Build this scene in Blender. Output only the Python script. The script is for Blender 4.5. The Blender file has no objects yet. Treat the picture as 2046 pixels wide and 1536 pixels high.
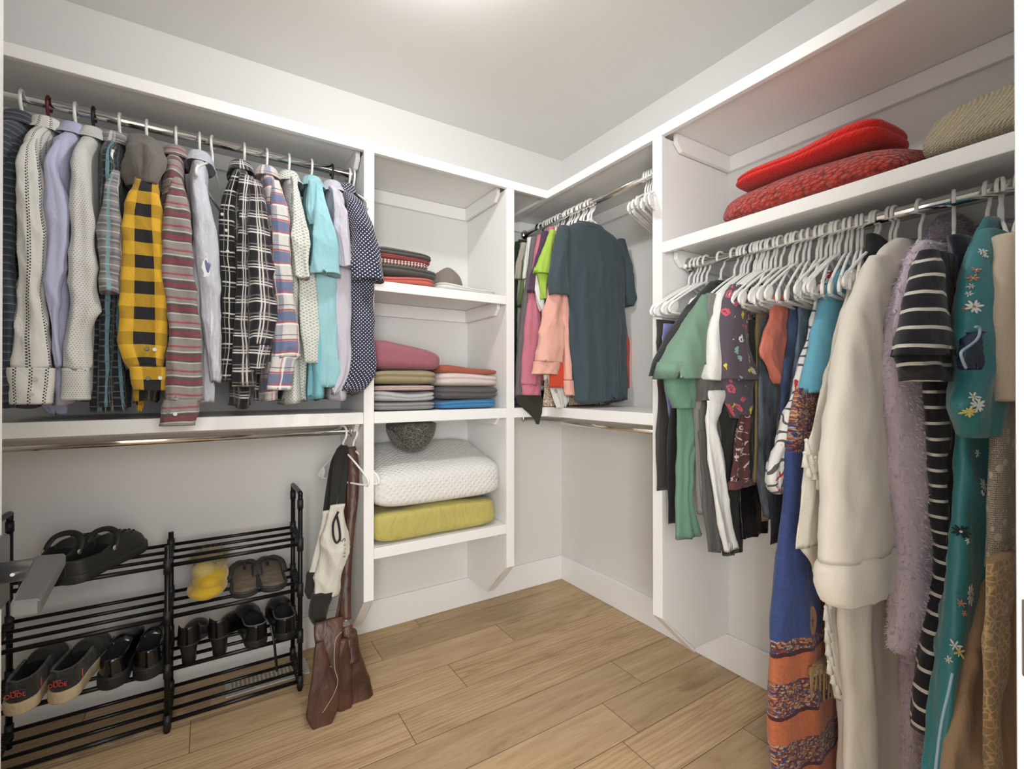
import bpy, bmesh, math, random
import numpy as np
from mathutils import Vector, Matrix

# ------------------------------------------------------------------ camera, light, exposure
S = bpy.context.scene
COL = S.collection
CAM = np.array([-1.7946, -2.2517, 1.15]); YAW = .5692; PITCH = .0035; FPX = 952.0
cd = bpy.data.cameras.new('camera'); cam = bpy.data.objects.new('camera', cd); COL.objects.link(cam)
cd.sensor_width = 36.0; cd.lens = FPX / 2046 * 36.0; cd.clip_start = .01
cam.location = CAM; cam.rotation_euler = (math.pi / 2 + PITCH, 0, -YAW)
S.camera = cam
S.view_settings.view_transform = 'Standard'; S.view_settings.look = 'None'
S.view_settings.gamma = 1.0; S.view_settings.use_curve_mapping = False
S.view_settings.exposure = 0.2
W = bpy.data.worlds.new('world'); S.world = W; W.use_nodes = True
W.node_tree.nodes['Background'].inputs[0].default_value = (1.0, .995, .98, 1)
W.node_tree.nodes['Background'].inputs[1].default_value = 1.25
def lamp(name, kind, loc, power, size, color=(1, 1, .995), rot=(0, 0, 0)):
    l = bpy.data.lights.new(name, kind); l.energy = power; l.color = color
    if kind == 'AREA': l.size = size
    else: l.shadow_soft_size = size
    o = bpy.data.objects.new(name, l); COL.objects.link(o); o.location = loc; o.rotation_euler = rot
    return o
LAMP = (-1.25, -1.03, 2.455)
lamp('ceiling_lamp_light', 'POINT', LAMP, 15.5, .045)
lamp('hall_fill_light', 'AREA', (-1.75, -3.5, 1.45), 33, 1.5, (1, .99, .97), (math.radians(88), 0, math.radians(-6)))  # added soft fill behind the camera to lift the shade, no known source
lamp('hall_fill_light', 'AREA', (-2.75, -3.5, 1.35), 85, 1.3, (1, .99, .97), (math.radians(88), 0, math.radians(-46)))  # second added fill, angled through the doorway to brighten the right wall

# ------------------------------------------------------------------ pixel -> place on a plane of the room
_cy, _sy, _cp, _sp = math.cos(YAW), math.sin(YAW), math.cos(PITCH), math.sin(PITCH)
_RT = np.array([_cy, -_sy, 0]); _F0 = np.array([_sy, _cy, 0]); _Z = np.array([0, 0, 1.])
_FW = _F0 * _cp + _Z * _sp; _UP = _Z * _cp - _F0 * _sp
def at(u, v, ax, val):
    d = _FW + _RT * ((u - 1023) / FPX) + _UP * ((768 - v) / FPX)
    i = 'xyz'.index(ax)
    return CAM + d * ((val - CAM[i]) / d[i])

# ------------------------------------------------------------------ object helpers
def thing(name, label, cat, loc=(0, 0, 0), group=None, rz=0):
    o = bpy.data.objects.new(name, None); COL.objects.link(o); o.empty_display_size = .05
    o.location = loc; o.rotation_euler = (0, 0, rz)
    o['label'] = label; o['category'] = cat
    if group: o['group'] = group
    return o
def tag(o, label, cat, group=None):
    o['label'] = label; o['category'] = cat
    if group: o['group'] = group
    return o
def link(name, me, mat, parent=None, loc=None):
    o = bpy.data.objects.new(name, me); COL.objects.link(o)
    if mat is not None and len(me.materials) == 0:
        for m in (mat if isinstance(mat, (list, tuple)) else [mat]): me.materials.append(m)
    if parent is not None:
        o.parent = parent
        # meshes are written in room coordinates; keep them there under an unrotated parent
        if loc is None: o.location = -Vector(parent.location)
    if loc is not None: o.location = loc
    return o
def newmesh(name, V, F, uv=None, smooth=True):
    me = bpy.data.meshes.new(name)
    me.from_pydata([tuple(map(float, v)) for v in V], [], F)
    if uv is not None:
        l = me.uv_layers.new(name='UVMap')
        li = np.empty(len(me.loops), dtype=np.int32); me.loops.foreach_get('vertex_index', li)
        # seam: faces store per-corner uv when given as list per face
        if isinstance(uv, np.ndarray):
            l.data.foreach_set('uv', uv[li].astype(np.float32).ravel())
        else:
            l.data.foreach_set('uv', np.array([c for f in uv for c in f], dtype=np.float32).ravel())
    if smooth: me.polygons.foreach_set('use_smooth', [True] * len(me.polygons))
    me.update()
    return me
def box_bm(bm, x0, x1, y0, y1, z0, z1, bev=.0015):
    r = bmesh.ops.create_cube(bm, size=1)
    vs = r['verts']
    for v in vs:
        v.co = Vector(((x0 + x1) / 2 + v.co.x * (x1 - x0), (y0 + y1) / 2 + v.co.y * (y1 - y0), (z0 + z1) / 2 + v.co.z * (z1 - z0)))
    if bev:
        es = list({e for v in vs for e in v.link_edges})
        bmesh.ops.bevel(bm, geom=es, offset=bev, segments=2, profile=.5, affect='EDGES')
def bm_obj(name, bm, mat, parent=None, smooth=False):
    bmesh.ops.recalc_face_normals(bm, faces=bm.faces)
    me = bpy.data.meshes.new(name); bm.to_mesh(me); bm.free()
    if smooth: me.polygons.foreach_set('use_smooth', [True] * len(me.polygons))
    return link(name, me, mat, parent)
def box(name, x0, x1, y0, y1, z0, z1, mat, parent=None, bev=.0015):
    bm = bmesh.new(); box_bm(bm, min(x0, x1), max(x0, x1), min(y0, y1), max(y0, y1), min(z0, z1), max(z0, z1), bev)
    return bm_obj(name, bm, mat, parent)
def struct(o): o['kind'] = 'structure'; return o
def poly_prism(name, pts, axis, a0, a1, mat, parent=None, bev=.001):
    """pts: 2-D outline in the plane normal to axis, extruded from a0 to a1"""
    bm = bmesh.new()
    def P(p, a):
        if axis == 'x': return (a, p[0], p[1])
        if axis == 'y': return (p[0], a, p[1])
        return (p[0], p[1], a)
    f = bm.faces.new([bm.verts.new(P(p, a0)) for p in pts])
    r = bmesh.ops.extrude_face_region(bm, geom=[f])
    d = Vector(P((0, 0), a1)) - Vector(P((0, 0), a0))
    for v in r['geom']:
        if isinstance(v, bmesh.types.BMVert): v.co += d
    if bev: bmesh.ops.bevel(bm, geom=list(bm.edges), offset=bev, segments=1, affect='EDGES')
    return bm_obj(name, bm, mat, parent)

def sweep_data(path, rad, n=8, closed=False, flat=None):
    """tube along a polyline; rad scalar or list; returns V,F"""
    P = [Vector(p) for p in path]; m = len(P); V = []; F = []
    R = rad if isinstance(rad, (list, tuple, np.ndarray)) else [rad] * m
    up = None
    for i, p in enumerate(P):
        if closed: t = P[(i + 1) % m] - P[i - 1]
        else: t = P[min(i + 1, m - 1)] - P[max(i - 1, 0)]
        t.normalize()
        if up is None:
            up = Vector((0, 0, 1)) if abs(t.z) < .9 else Vector((0, 1, 0))
        a = up - t * up.dot(t)
        if a.length < 1e-4: a = t.orthogonal()
        a.normalize(); up = a; b = t.cross(a)
        fa, fb = flat if flat else (1, 1)
        for k in range(n):
            c = 2 * math.pi * k / n
            V.append(p + a * (math.cos(c) * R[i] * fa) + b * (math.sin(c) * R[i] * fb))
    for i in range(m if closed else m - 1):
        j = (i + 1) % m
        for k in range(n):
            k2 = (k + 1) % n
            F.append((i * n + k, i * n + k2, j * n + k2, j * n + k))
    if not closed:
        F.append(tuple(range(n - 1, -1, -1))); F.append(tuple((m - 1) * n + k for k in range(n)))
    return V, F
def smooth_path(pts, k=6):
    """Catmull-Rom"""
    P = [np.array(p, float) for p in pts]; out = []
    for i in range(len(P) - 1):
        p0 = P[max(i - 1, 0)]; p1 = P[i]; p2 = P[i + 1]; p3 = P[min(i + 2, len(P) - 1)]
        for j in range(k):
            t = j / k
            out.append(.5 * ((2 * p1) + (p2 - p0) * t + (2 * p0 - 5 * p1 + 4 * p2 - p3) * t * t + (3 * p1 - p0 - 3 * p2 + p3) * t ** 3))
    out.append(P[-1]); return out
def merge(parts):
    V = []; F = []
    for v, f in parts:
        o = len(V); V += list(v); F += [tuple(i + o for i in q) for q in f]
    return V, F
def sweep(name, path, rad, mat, parent=None, n=8, closed=False, flat=None):
    V, F = sweep_data(path, rad, n, closed, flat)
    return link(name, newmesh(name, V, F), mat, parent)
def ell_data(c, r, nu=16, nv=10, M=None):
    V = []; F = []
    for i in range(nv + 1):
        th = math.pi * i / nv
        for k in range(nu):
            ph = 2 * math.pi * k / nu
            p = Vector((r[0] * math.sin(th) * math.cos(ph), r[1] * math.sin(th) * math.sin(ph), r[2] * math.cos(th)))
            if M is not None: p = M @ p
            V.append(p + Vector(c))
    for i in range(nv):
        for k in range(nu):
            k2 = (k + 1) % nu
            F.append((i * nu + k, (i + 1) * nu + k, (i + 1) * nu + k2, i * nu + k2))
    return V, F

# ------------------------------------------------------------------ cloth tubes
def wob(P, seed, freq):
    """smooth 3-D wobble in [-1,1], vectorised sum of sines"""
    r = np.random.RandomState(seed); s = np.zeros(P.shape[:-1])
    for i in range(7):
        d = r.normal(size=3); d /= np.linalg.norm(d)
        s += np.sin(P @ d * freq * r.uniform(.6, 1.7) + r.uniform(0, 6.28))
    return s / 3.5
def tube_mesh(name, rows, N=44, M=46, p=2.3, fold=.006, nf=4, wr=.0025, hem=.0, seed=0, hollow=.025, kf=None, lean=0.0):
    """closed cloth tube from rows (z, cx, cy, rx, ry) top to bottom"""
    R = np.array(rows, float)
    z = R[:, 0]; t = np.r_[0, np.cumsum(np.hypot(np.diff(z), np.hypot(np.diff(R[:, 1]), np.diff(R[:, 2])) * .5) + 1e-6)]; t /= t[-1]
    ts = np.linspace(0, 1, M)
    # denser sampling near the top where shoulders turn
    A = np.stack([np.interp(ts, t, R[:, i]) for i in range(5)], 1)
    for _ in range(2):
        B = A.copy(); B[1:-1] = .25 * A[:-2] + .5 * A[1:-1] + .25 * A[2:]; A = B
    mrx, mry = A[:, 3].mean(), A[:, 4].mean()
    a = np.linspace(0, 2 * np.pi, 721); e = 2.0 / p
    cx = np.sign(np.cos(a)) * np.abs(np.cos(a)) ** e; sy = np.sign(np.sin(a)) * np.abs(np.sin(a)) ** e
    L = np.r_[0, np.cumsum(np.hypot(np.diff(cx * mrx), np.diff(sy * mry)))]; per = L[-1]
    q = np.arange(N) / N; ang = np.interp(q * per, L, a)
    cx = np.sign(np.cos(ang)) * np.abs(np.cos(ang)) ** e; sy = np.sign(np.sin(ang)) * np.abs(np.sin(ang)) ** e
    rx = np.maximum(A[:, 3:4], 1e-3); ry = np.maximum(A[:, 4:5], 1e-3)
    X = A[:, 1:2] + rx * cx; Y = A[:, 2:3] + ry * sy; Zc = np.repeat(A[:, 0:1], N, 1)
    nx = np.cos(ang)[None] / rx; ny = np.sin(ang)[None] / ry; nl = np.hypot(nx, ny); nx /= nl; ny /= nl
    rs = np.random.RandomState(seed + 7); s = ts[:, None]
    kf = nf if kf is None else kf
    ph = rs.uniform(0, 6.28, 4)
    fo = np.sin(2 * np.pi * kf * q[None] + ph[0] + 1.3 * np.sin(2.2 * s + ph[1])) * .65 + np.sin(2 * np.pi * (kf * 2 + 1) * q[None] + ph[2] - 1.7 * s) * .35
    q2 = q[None] * kf + .35 * np.sin(2.6 * s + ph[1]) + ph[0]; tri = 1 - 2 * np.abs(np.sin(np.pi * q2)) ** .8
    fo = .45 * fo + .6 * tri
    amp = fold * (.15 + .85 * np.clip(s * 1.4, 0, 1))
    P = np.stack([X, Y, Zc], -1)
    D = fo * amp + wr * .7 * wob(P * [1, 1, .5], seed + 1, 26)
    w2 = wob(P * [1, 1, .38], seed + 2, 55); D = D + wr * 1.5 * (1 - 2 * np.abs(w2) ** .7) * (.35 + .65 * np.clip(wob(P, seed + 5, 9) * 2 + .5, 0, 1))
    w3 = wob(np.stack([P[..., 0] + .5 * P[..., 2], P[..., 1] - .4 * P[..., 2], P[..., 2] * .45], -1), seed + 6, 40); D = D + wr * .8 * (1 - 2.2 * np.abs(w3) ** .6)
    D = D * np.clip(s / .08, .05, 1); lim = np.minimum(rx, ry); D = np.clip(D, -lim * .75, lim * 1.2)
    X = X + nx * D; Y = Y + ny * D
    Zc = Zc + hem * (s ** 6) * np.sin(2 * np.pi * 2 * q[None] + ph[3]) + wr * .8 * wob(P, seed + 3, 20) * s
    V = np.stack([X, Y, Zc], -1).reshape(-1, 3)
    U = np.stack([np.repeat(q[None] * per, M, 0), np.repeat((A[0, 0] - A[:, 0])[:, None], N, 1)], -1)
    F = []; UV = []
    for i in range(M - 1):
        for k in range(N):
            k2 = (k + 1) % N
            F.append(((i + 1) * N + k, (i + 1) * N + k2, i * N + k2, i * N + k))
            u2 = per if k2 == 0 else U[i, k2, 0]
            UV.append(((U[i + 1, k, 0], -U[i + 1, k, 1]), (u2, -U[i + 1, k2, 1]), (u2, -U[i, k2, 1]), (U[i, k, 0], -U[i, k, 1])))
    nv = len(V); V = list(map(tuple, V))
    # closed top
    V.append((A[0, 1], A[0, 2], A[0, 0] + .002)); c0 = nv
    for k in range(N):
        F.append((c0, k, (k + 1) % N)); UV.append(((0, 0),) * 3)
    # turned-in hem: the opening is hollow
    last = (M - 1) * N; b = len(V); cz = A[-1]
    for k in range(N):
        x, y, zz = V[last + k]
        V.append((cz[1] + (x - cz[1]) * .8, cz[2] + (y - cz[2]) * .8, zz + hollow))
    V.append((cz[1], cz[2], cz[0] + hollow)); c1 = len(V) - 1
    for k in range(N):
        k2 = (k + 1) % N
        F.append((b + k, b + k2, last + k2, last + k)); vv = -U[-1, 0, 1]; UV.append(((U[-1, k, 0], vv + hollow), (U[-1, k, 0] + .01, vv + hollow), (U[-1, k, 0] + .01, vv), (U[-1, k, 0], vv)))
        F.append((b + k2, b + k, c1)); UV.append(((0, 0),) * 3)
    return newmesh(name, V, F, UV)
_seed = [10]
def tube(name, rows, mat, parent, **k):
    _seed[0] += 3; k.setdefault('seed', _seed[0])
    return link(name, tube_mesh(name, rows, **k), mat, parent)
def pr(y, rows, ry=.03, xr=None, dy=None):
    """rows given as (v, uL, uR) on the plane y: silhouettes -> metres. With xr the right edge sits at that x."""
    out = []
    for i, r in enumerate(rows):
        a = at(r[1], r[0], 'y', y)
        if len(r) > 2 and r[2] is not None: b = at(r[2], r[0], 'y', y); z = (a[2] + b[2]) / 2 if xr is None else a[2]
        else: b = np.array([xr, y, 0]); z = a[2]
        d = ry[i] if isinstance(ry, (list, tuple)) else ry
        out.append((z, (a[0] + b[0]) / 2, y + (dy[i] if dy else 0), abs(b[0] - a[0]) / 2, d))
    return out
def wide(y, rows, ry=.03):
    """like pr but level in the room: z from the left edge only"""
    out = []
    for i, (v, l, r) in enumerate(rows):
        a = at(l, v, 'y', y); b = at(r, v, 'y', y); d = ry[i] if isinstance(ry, (list, tuple)) else ry
        out.append((a[2], (a[0] + b[0]) / 2, y, abs(b[0] - a[0]) / 2, d))
    return out
def strip(name, pts, wid, thick, mat, parent, wdir=(1, 0, 0)):
    """flat band along a path, width along wdir"""
    P = [np.array(p, float) for p in smooth_path(pts, 6)]; V = []; F = []; w0 = np.array(wdir, float)
    n = len(P); Wd = wid if isinstance(wid, (list, tuple)) else [wid] * len(pts)
    ws = np.interp(np.linspace(0, 1, n), np.linspace(0, 1, len(Wd)), Wd)
    for i, p in enumerate(P):
        t = P[min(i + 1, n - 1)] - P[max(i - 1, 0)]; t /= np.linalg.norm(t) + 1e-9
        w = w0 - t * (w0 @ t); w /= np.linalg.norm(w) + 1e-9; nn = np.cross(t, w)
        for a, b in ((-1, -.6), (-.97, -1), (.97, -1), (1, -.6), (1, .6), (.97, 1), (-.97, 1), (-1, .6)): V.append(p + w * a * ws[i] / 2 + nn * b * thick / 2)
    m = 8
    for i in range(n - 1):
        for k in range(m):
            k2 = (k + 1) % m; F.append((i * m + k, i * m + k2, (i + 1) * m + k2, (i + 1) * m + k))
    F.append(tuple(range(m - 1, -1, -1))); F.append(tuple((n - 1) * m + k for k in range(m)))
    return link(name, newmesh(name, V, F), mat, parent)
def disc(name, c, r, t, mat, parent, axis='y'):
    bm = bmesh.new(); bmesh.ops.create_cone(bm, cap_ends=True, segments=16, radius1=r, radius2=r * .85, depth=t)
    rot = {'y': Matrix.Rotation(math.pi / 2, 4, 'X'), 'x': Matrix.Rotation(math.pi / 2, 4, 'Y'), 'z': Matrix()}[axis]
    bmesh.ops.transform(bm, matrix=Matrix.Translation(Vector(c)) @ rot, verts=bm.verts)
    return bm_obj(name, bm, mat, parent)

# ------------------------------------------------------------------ material helpers
class NT:
    def __init__(s, m): s.t = m.node_tree; s.n = s.t.nodes; s.l = s.t.links
    def new(s, typ, **k):
        n = s.n.new(typ)
        for a, b in k.items(): setattr(n, a, b)
        return n
    def put(s, sock, v):
        if isinstance(v, bpy.types.NodeSocket): s.l.new(v, sock)
        elif isinstance(v, (tuple, list)) and len(v) == 3 and sock.type == 'RGBA': sock.default_value = (*v, 1)
        else: sock.default_value = v
    def math(s, op, a, b=0.0, c=0.0):
        n = s.new('ShaderNodeMath', operation=op); s.put(n.inputs[0], a); s.put(n.inputs[1], b); s.put(n.inputs[2], c); return n.outputs[0]
    def mix(s, f, a, b, blend='MIX'):
        n = s.new('ShaderNodeMix', data_type='RGBA', blend_type=blend); s.put(n.inputs[0], f); s.put(n.inputs[6], a); s.put(n.inputs[7], b); return n.outputs[2]
    def uv(s):
        n = s.new('ShaderNodeTexCoord'); x = s.new('ShaderNodeSeparateXYZ'); s.l.new(n.outputs['UV'], x.inputs[0]); return n.outputs['UV'], x.outputs[0], x.outputs[1]
    def obj(s):
        n = s.new('ShaderNodeTexCoord'); return n.outputs['Object']
    def xyz(s, v):
        x = s.new('ShaderNodeSeparateXYZ'); s.l.new(v, x.inputs[0]); return x.outputs
    def scale(s, v, sx, sy, sz=1, rot=0):
        n = s.new('ShaderNodeMapping'); s.l.new(v, n.inputs[0]); n.inputs['Scale'].default_value = (sx, sy, sz); n.inputs['Rotation'].default_value = (0, 0, rot); return n.outputs[0]
    def noise(s, v, sc, det=3, rough=.55, dist=0):
        n = s.new('ShaderNodeTexNoise'); s.put(n.inputs['Vector'], v) if v is not None else None
        n.inputs['Scale'].default_value = sc; n.inputs['Detail'].default_value = det; n.inputs['Roughness'].default_value = rough; n.inputs['Distortion'].default_value = dist
        return n.outputs[0], n.outputs[1]
    def vor(s, v, sc, feature='F1', rand=1.0):
        n = s.new('ShaderNodeTexVoronoi', feature=feature); s.l.new(v, n.inputs['Vector']); n.inputs['Scale'].default_value = sc; n.inputs['Randomness'].default_value = rand
        return n.outputs
    def wave(s, v, sc, dist=0, det=2, kind='BANDS', direc='X'):
        n = s.new('ShaderNodeTexWave', wave_type=kind); s.l.new(v, n.inputs['Vector']); n.inputs['Scale'].default_value = sc; n.inputs['Distortion'].default_value = dist; n.inputs['Detail'].default_value = det
        if kind == 'BANDS': n.bands_direction = direc
        return n.outputs[1]
    def ramp(s, f, stops, interp='LINEAR'):
        n = s.new('ShaderNodeValToRGB'); r = n.color_ramp; r.interpolation = interp
        while len(r.elements) < len(stops): r.elements.new(.5)
        for e, (p, c) in zip(r.elements, stops): e.position = p; e.color = (*c, 1) if len(c) == 3 else c
        s.l.new(f, n.inputs[0]); return n.outputs[0]
    def bump(s, h, st=.3, dist=.002, normal=None):
        n = s.new('ShaderNodeBump'); n.inputs['Strength'].default_value = st; n.inputs['Distance'].default_value = dist; s.l.new(h, n.inputs['Height'])
        if normal is not None: s.l.new(normal, n.inputs['Normal'])
        return n.outputs[0]
    def stripe(s, c, per, off, w):
        f = s.math('FRACT', s.math('DIVIDE', s.math('SUBTRACT', c, off), per))
        return s.math('LESS_THAN', f, w / per)
def srgb(h):
    if isinstance(h, str):
        h = h.lstrip('#'); c = [int(h[i:i + 2], 16) / 255 for i in (0, 2, 4)]
    else: c = h
    return tuple(x / 12.92 if x <= .04045 else ((x + .055) / 1.055) ** 2.4 for x in c)
def mat(name, color, rough=.6, metal=0, build=None, bump=None, sheen=0, spec=.5, coat=0, trans=0, alpha=None):
    m = bpy.data.materials.new(name); m.use_nodes = True; N = NT(m); b = N.n['Principled BSDF']
    c = srgb(color) if isinstance(color, str) else color
    b.inputs['Base Color'].default_value = (*c, 1); b.inputs['Roughness'].default_value = rough; b.inputs['Metallic'].default_value = metal
    b.inputs['Specular IOR Level'].default_value = spec
    if sheen: b.inputs['Sheen Weight'].default_value = sheen
    if coat: b.inputs['Coat Weight'].default_value = coat
    if build:
        r = build(N, c)
        if r is not None: N.put(b.inputs['Base Color'], r)
    if bump:
        N.l.new(bump(N), b.inputs['Normal'])
    if alpha: N.put(b.inputs['Alpha'], alpha(N))
    return m
def cloth_bump(st=.35, weave=900):
    def f(N):
        o = N.obj(); n1, _ = N.noise(N.scale(o, 1, 1, .45), 22, 3, .6, .6); n2, _ = N.noise(o, weave, 1)
        b = N.bump(n2, .12, .0008); return N.bump(n1, st, .012, b)
    return f
def fab(name, color, var=.12, rough=.9, st=.35, build=None, sheen=.15, spec=.25, alpha=None):
    """plain woven or knitted cloth with slight mottling"""
    def bd(N, c):
        col = build(N, c) if build else c
        n, _ = N.noise(N.obj(), 320, 2); n = N.math('MULTIPLY_ADD', n, 2 * var, 1 - var)
        m = N.new('ShaderNodeMix', data_type='RGBA', blend_type='MULTIPLY'); m.inputs[0].default_value = 1
        N.put(m.inputs[6], col); cc = N.new('ShaderNodeCombineColor')
        for i in range(3): N.l.new(n, cc.inputs[i])
        N.l.new(cc.outputs[0], m.inputs[7]); return m.outputs[2]
    return mat(name, color, rough, build=bd, bump=cloth_bump(st), sheen=sheen, spec=spec, alpha=alpha)
def plaid(*st, soft=None):
    """stripes: (axis, period, offset, width, colour, alpha)"""
    def f(N, c):
        uv, u, v = N.uv()
        n, _ = N.noise(uv, 9, 2); d = N.math('MULTIPLY_ADD', n, .012, -.006)
        u = N.math('ADD', u, d); v = N.math('ADD', v, d); col = c
        for ax, per, off, w, cc, al in st:
            f_ = N.stripe(u if ax == 'u' else v, per, off, w)
            col = N.mix(N.math('MULTIPLY', f_, al), col, srgb(cc))
        return col
    return f
# ------------------------------------------------------------------ materials of the room
def paint_bump(N):
    n, _ = N.noise(N.obj(), 180, 2); return N.bump(n, .06, .001)
M_wall = mat('wall_paint', (.74, .735, .72), .6, bump=paint_bump, spec=.3)
M_ceil = mat('ceiling_paint', (.80, .79, .775), .8, bump=paint_bump, spec=.2)
M_trim = mat('white_trim_paint', (.86, .855, .84), .35, spec=.4)
M_chrome = mat('polished_chrome', (.82, .80, .77), .12, 1)
M_nickel = mat('gunmetal_lever', (.20, .20, .20), .38, .9)
M_steel = mat('bright_screw', (.75, .75, .75), .2, 1)
M_dark = mat('black_gap', (.01, .01, .01), .9)
def floor_build(N, c):
    uv, u, v = N.uv()
    a = N.new('ShaderNodeAttribute'); a.attribute_name = 'plank'; rnd = a.outputs['Fac']
    off = N.math('MULTIPLY', rnd, 37.0)
    cb = N.new('ShaderNodeCombineXYZ'); N.put(cb.inputs[0], N.math('MULTIPLY', u, 1.0)); N.put(cb.inputs[1], N.math('MULTIPLY', v, 7.0)); N.put(cb.inputs[2], off)
    g1, _ = N.noise(cb.outputs[0], 2.6, 6, .6, 1.2)
    cb2 = N.new('ShaderNodeCombineXYZ'); N.put(cb2.inputs[0], N.math('MULTIPLY', u, 2.5)); N.put(cb2.inputs[1], N.math('MULTIPLY', v, 90.0)); N.put(cb2.inputs[2], off)
    g2, _ = N.noise(cb2.outputs[0], 3, 4, .65, .3)
    col = N.ramp(g1, [(.22, srgb('#9f8261')), (.42, srgb('#bfa37f')), (.6, srgb('#cbb08d')), (.8, srgb('#d5bd9c'))])
    f = N.ramp(g2, [(.3, (.74, .69, .64)), (.55, (1, 1, 1))])
    col = N.mix(.55, col, f, 'MULTIPLY')
    # cathedral grain on some boards
    cb3 = N.new('ShaderNodeCombineXYZ'); N.put(cb3.inputs[0], N.math('MULTIPLY', u, .55)); N.put(cb3.inputs[1], N.math('MULTIPLY', v, 5.5)); N.put(cb3.inputs[2], off)
    w = N.wave(cb3.outputs[0], 3.2, 9, 3, 'BANDS', 'Y')
    w = N.ramp(w, [(.0, (.72, .66, .6)), (.5, (1, 1, 1))])
    col = N.mix(N.math('MULTIPLY', N.math('GREATER_THAN', rnd, .62), .55), col, w, 'MULTIPLY')
    # knots
    vo = N.vor(cb.outputs[0], 1.1); k = N.math('LESS_THAN', vo[0], .055)
    col = N.mix(N.math('MULTIPLY', k, .55), col, srgb('#7a5a3a'))
    t = N.ramp(rnd, [(0, (.82, .82, .82)), (1, (1.08, 1.06, 1.03))]); return N.mix(1, col, t, 'MULTIPLY')
M_floor = mat('oak_planks', (.45, .33, .2), .5, build=floor_build, spec=.3)

# ------------------------------------------------------------------ room shell
XL, YF, ZC = -2.85, -2.17, 2.504
def quad_struct(name, pts, m):
    o = link(name, newmesh(name, pts, [(0, 1, 2, 3)], smooth=False), m); return struct(o)
# floor of separate boards (one mesh)
def build_floor():
    V = []; F = []; UV = []; vals = []
    rs = random.Random(4); PW = .174; L = 1.22; x0, x1, y0, y1 = XL, .0, -3.9, .0
    known = {-4: -.954, -5: -1.226, -6: -.37, -7: -.585, -2: -1.17}
    r = -1
    y = -.794 + 5 * PW
    r = 0
    while y > y0:
        yt = y; yb = y - PW; k = round((yt + .098) / PW) # rows counted from the back wall
        off = {-1: -1.17, -3: -.954, -4: -1.226, -5: -.37, -6: -.585, -2: -.62}.get(k - 1 + 0, rs.uniform(0, L))
        if yb < 0:
            xs = off - math.ceil((off - x0) / L) * L
            while xs < x1:
                a = max(xs, x0); b = min(xs + L, x1)
                if b - a > .01:
                    g = .001; n = len(V); u0 = rs.uniform(0, 50); v0 = rs.uniform(0, 50)
                    A, B, C_, D = (a + g, max(yb, y0) + g), (b - g, max(yb, y0) + g), (b - g, min(yt, 0) - g), (a + g, min(yt, 0) - g)
                    V += [(p[0], p[1], 0) for p in (A, B, C_, D)]; F.append((n, n + 1, n + 2, n + 3))
                    UV.append([(u0 + p[0] - a, v0 + p[1] - yb) for p in (A, B, C_, D)]); vals.append(rs.random())
                xs += L
        y = yb
    n = len(V); V += [(x0, y0, -.0015), (x1, y0, -.0015), (x1, y1, -.0015), (x0, y1, -.0015)]; F.append((n, n + 1, n + 2, n + 3)); UV.append([(0, 0)] * 4); vals.append(0)
    me = newmesh('floor', V, F, UV, smooth=False)
    at_ = me.attributes.new('plank', 'FLOAT', 'FACE'); at_.data.foreach_set('value', vals)
    o = link('floor', me, [M_floor, M_gapbrown]); me.polygons[-1].material_index = 1
    struct(o)
M_gapbrown = mat('plank_seam', '#4f3b27', .9)
build_floor()
quad_struct('wall_back', [(XL, 0, 0), (0, 0, 0), (0, 0, ZC), (XL, 0, ZC)], M_wall)
quad_struct('wall_right', [(0, 0, 0), (0, -3.9, 0), (0, -3.9, ZC), (0, 0, ZC)], M_wall)
quad_struct('wall_left', [(XL, -2.17, 0), (XL, 0, 0), (XL, 0, ZC), (XL, -2.17, ZC)], M_wall)
quad_struct('ceiling', [(XL, 0, ZC), (0, 0, ZC), (0, -3.9, ZC), (XL, -3.9, ZC)], M_ceil)
JX = -1.26
def wall_block(name, x0, x1, z0=0, z1=ZC):
    struct(box(name, x0, x1, YF - .11, YF, z0, z1, M_wall, bev=0))
wall_block('wall_front_right', JX + .02, 0); wall_block('wall_front_left', XL, -2.075)
wall_block('wall_front_header', -2.075, JX + .02, 2.05)
j = box('trim_1', JX, JX + .019, -2.285, -2.149, 0, 2.05, M_trim, bev=.003); struct(j)
struct(box('trim_2', -2.075, -2.056, -2.285, -2.149, 0, 2.05, M_trim, bev=.003))
# door leaf standing open to the left of the camera
DF = -2.020
d = box('door_1', DF - .035, DF, -2.145, -1.367, .012, 2.03, M_trim, bev=.002); struct(d)
def door_handle():
    hz = .925
    t = thing('door_handle', 'gunmetal square lever handle on the open door at the left edge', 'door handle', (DF, -1.437, hz))
    box('rose', DF, DF + .009, -1.437 - .033, -1.367 - .004, hz - .055, hz + .033, M_nickel, t, .003)
    sweep('spindle', [(DF + .008, -1.437, hz), (DF + .05, -1.437, hz), (DF + .066, -1.452, hz + .002)], [.0125, .0125, .0115], M_nickel, t, 20)
    lp = [tuple(at(u, v, 'z', hz + .015)[:2]) for u, v in ((70, 1109), (132, 1104), (81, 1196), (20, 1203))]
    poly_prism('lever', lp, 'z', hz - .001, hz + .015, M_nickel, t, .0025)
    disc('set_screw', (DF + .03, -1.4500, hz), .0025, .002, M_steel, t)
    t2 = thing('strike_plate', 'dark metal strike plate on the white door jamb at the right edge', 'strike plate', (JX, -2.2, .95))
    box('plate', JX - .002, JX + .0005, -2.215, -2.153, .925, .985, M_nickel, t2, .001)
    return t
door_handle()
# baseboards
BB = .1404
def base(name, x0, x1, y0, y1): struct(box(name, x0, x1, y0, y1, .0005, BB, M_trim, bev=.003))
base('baseboard_back', XL, -.0005, -.014, -.0005); base('baseboard_right', -.014, -.0005, YF, -.0145)

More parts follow.
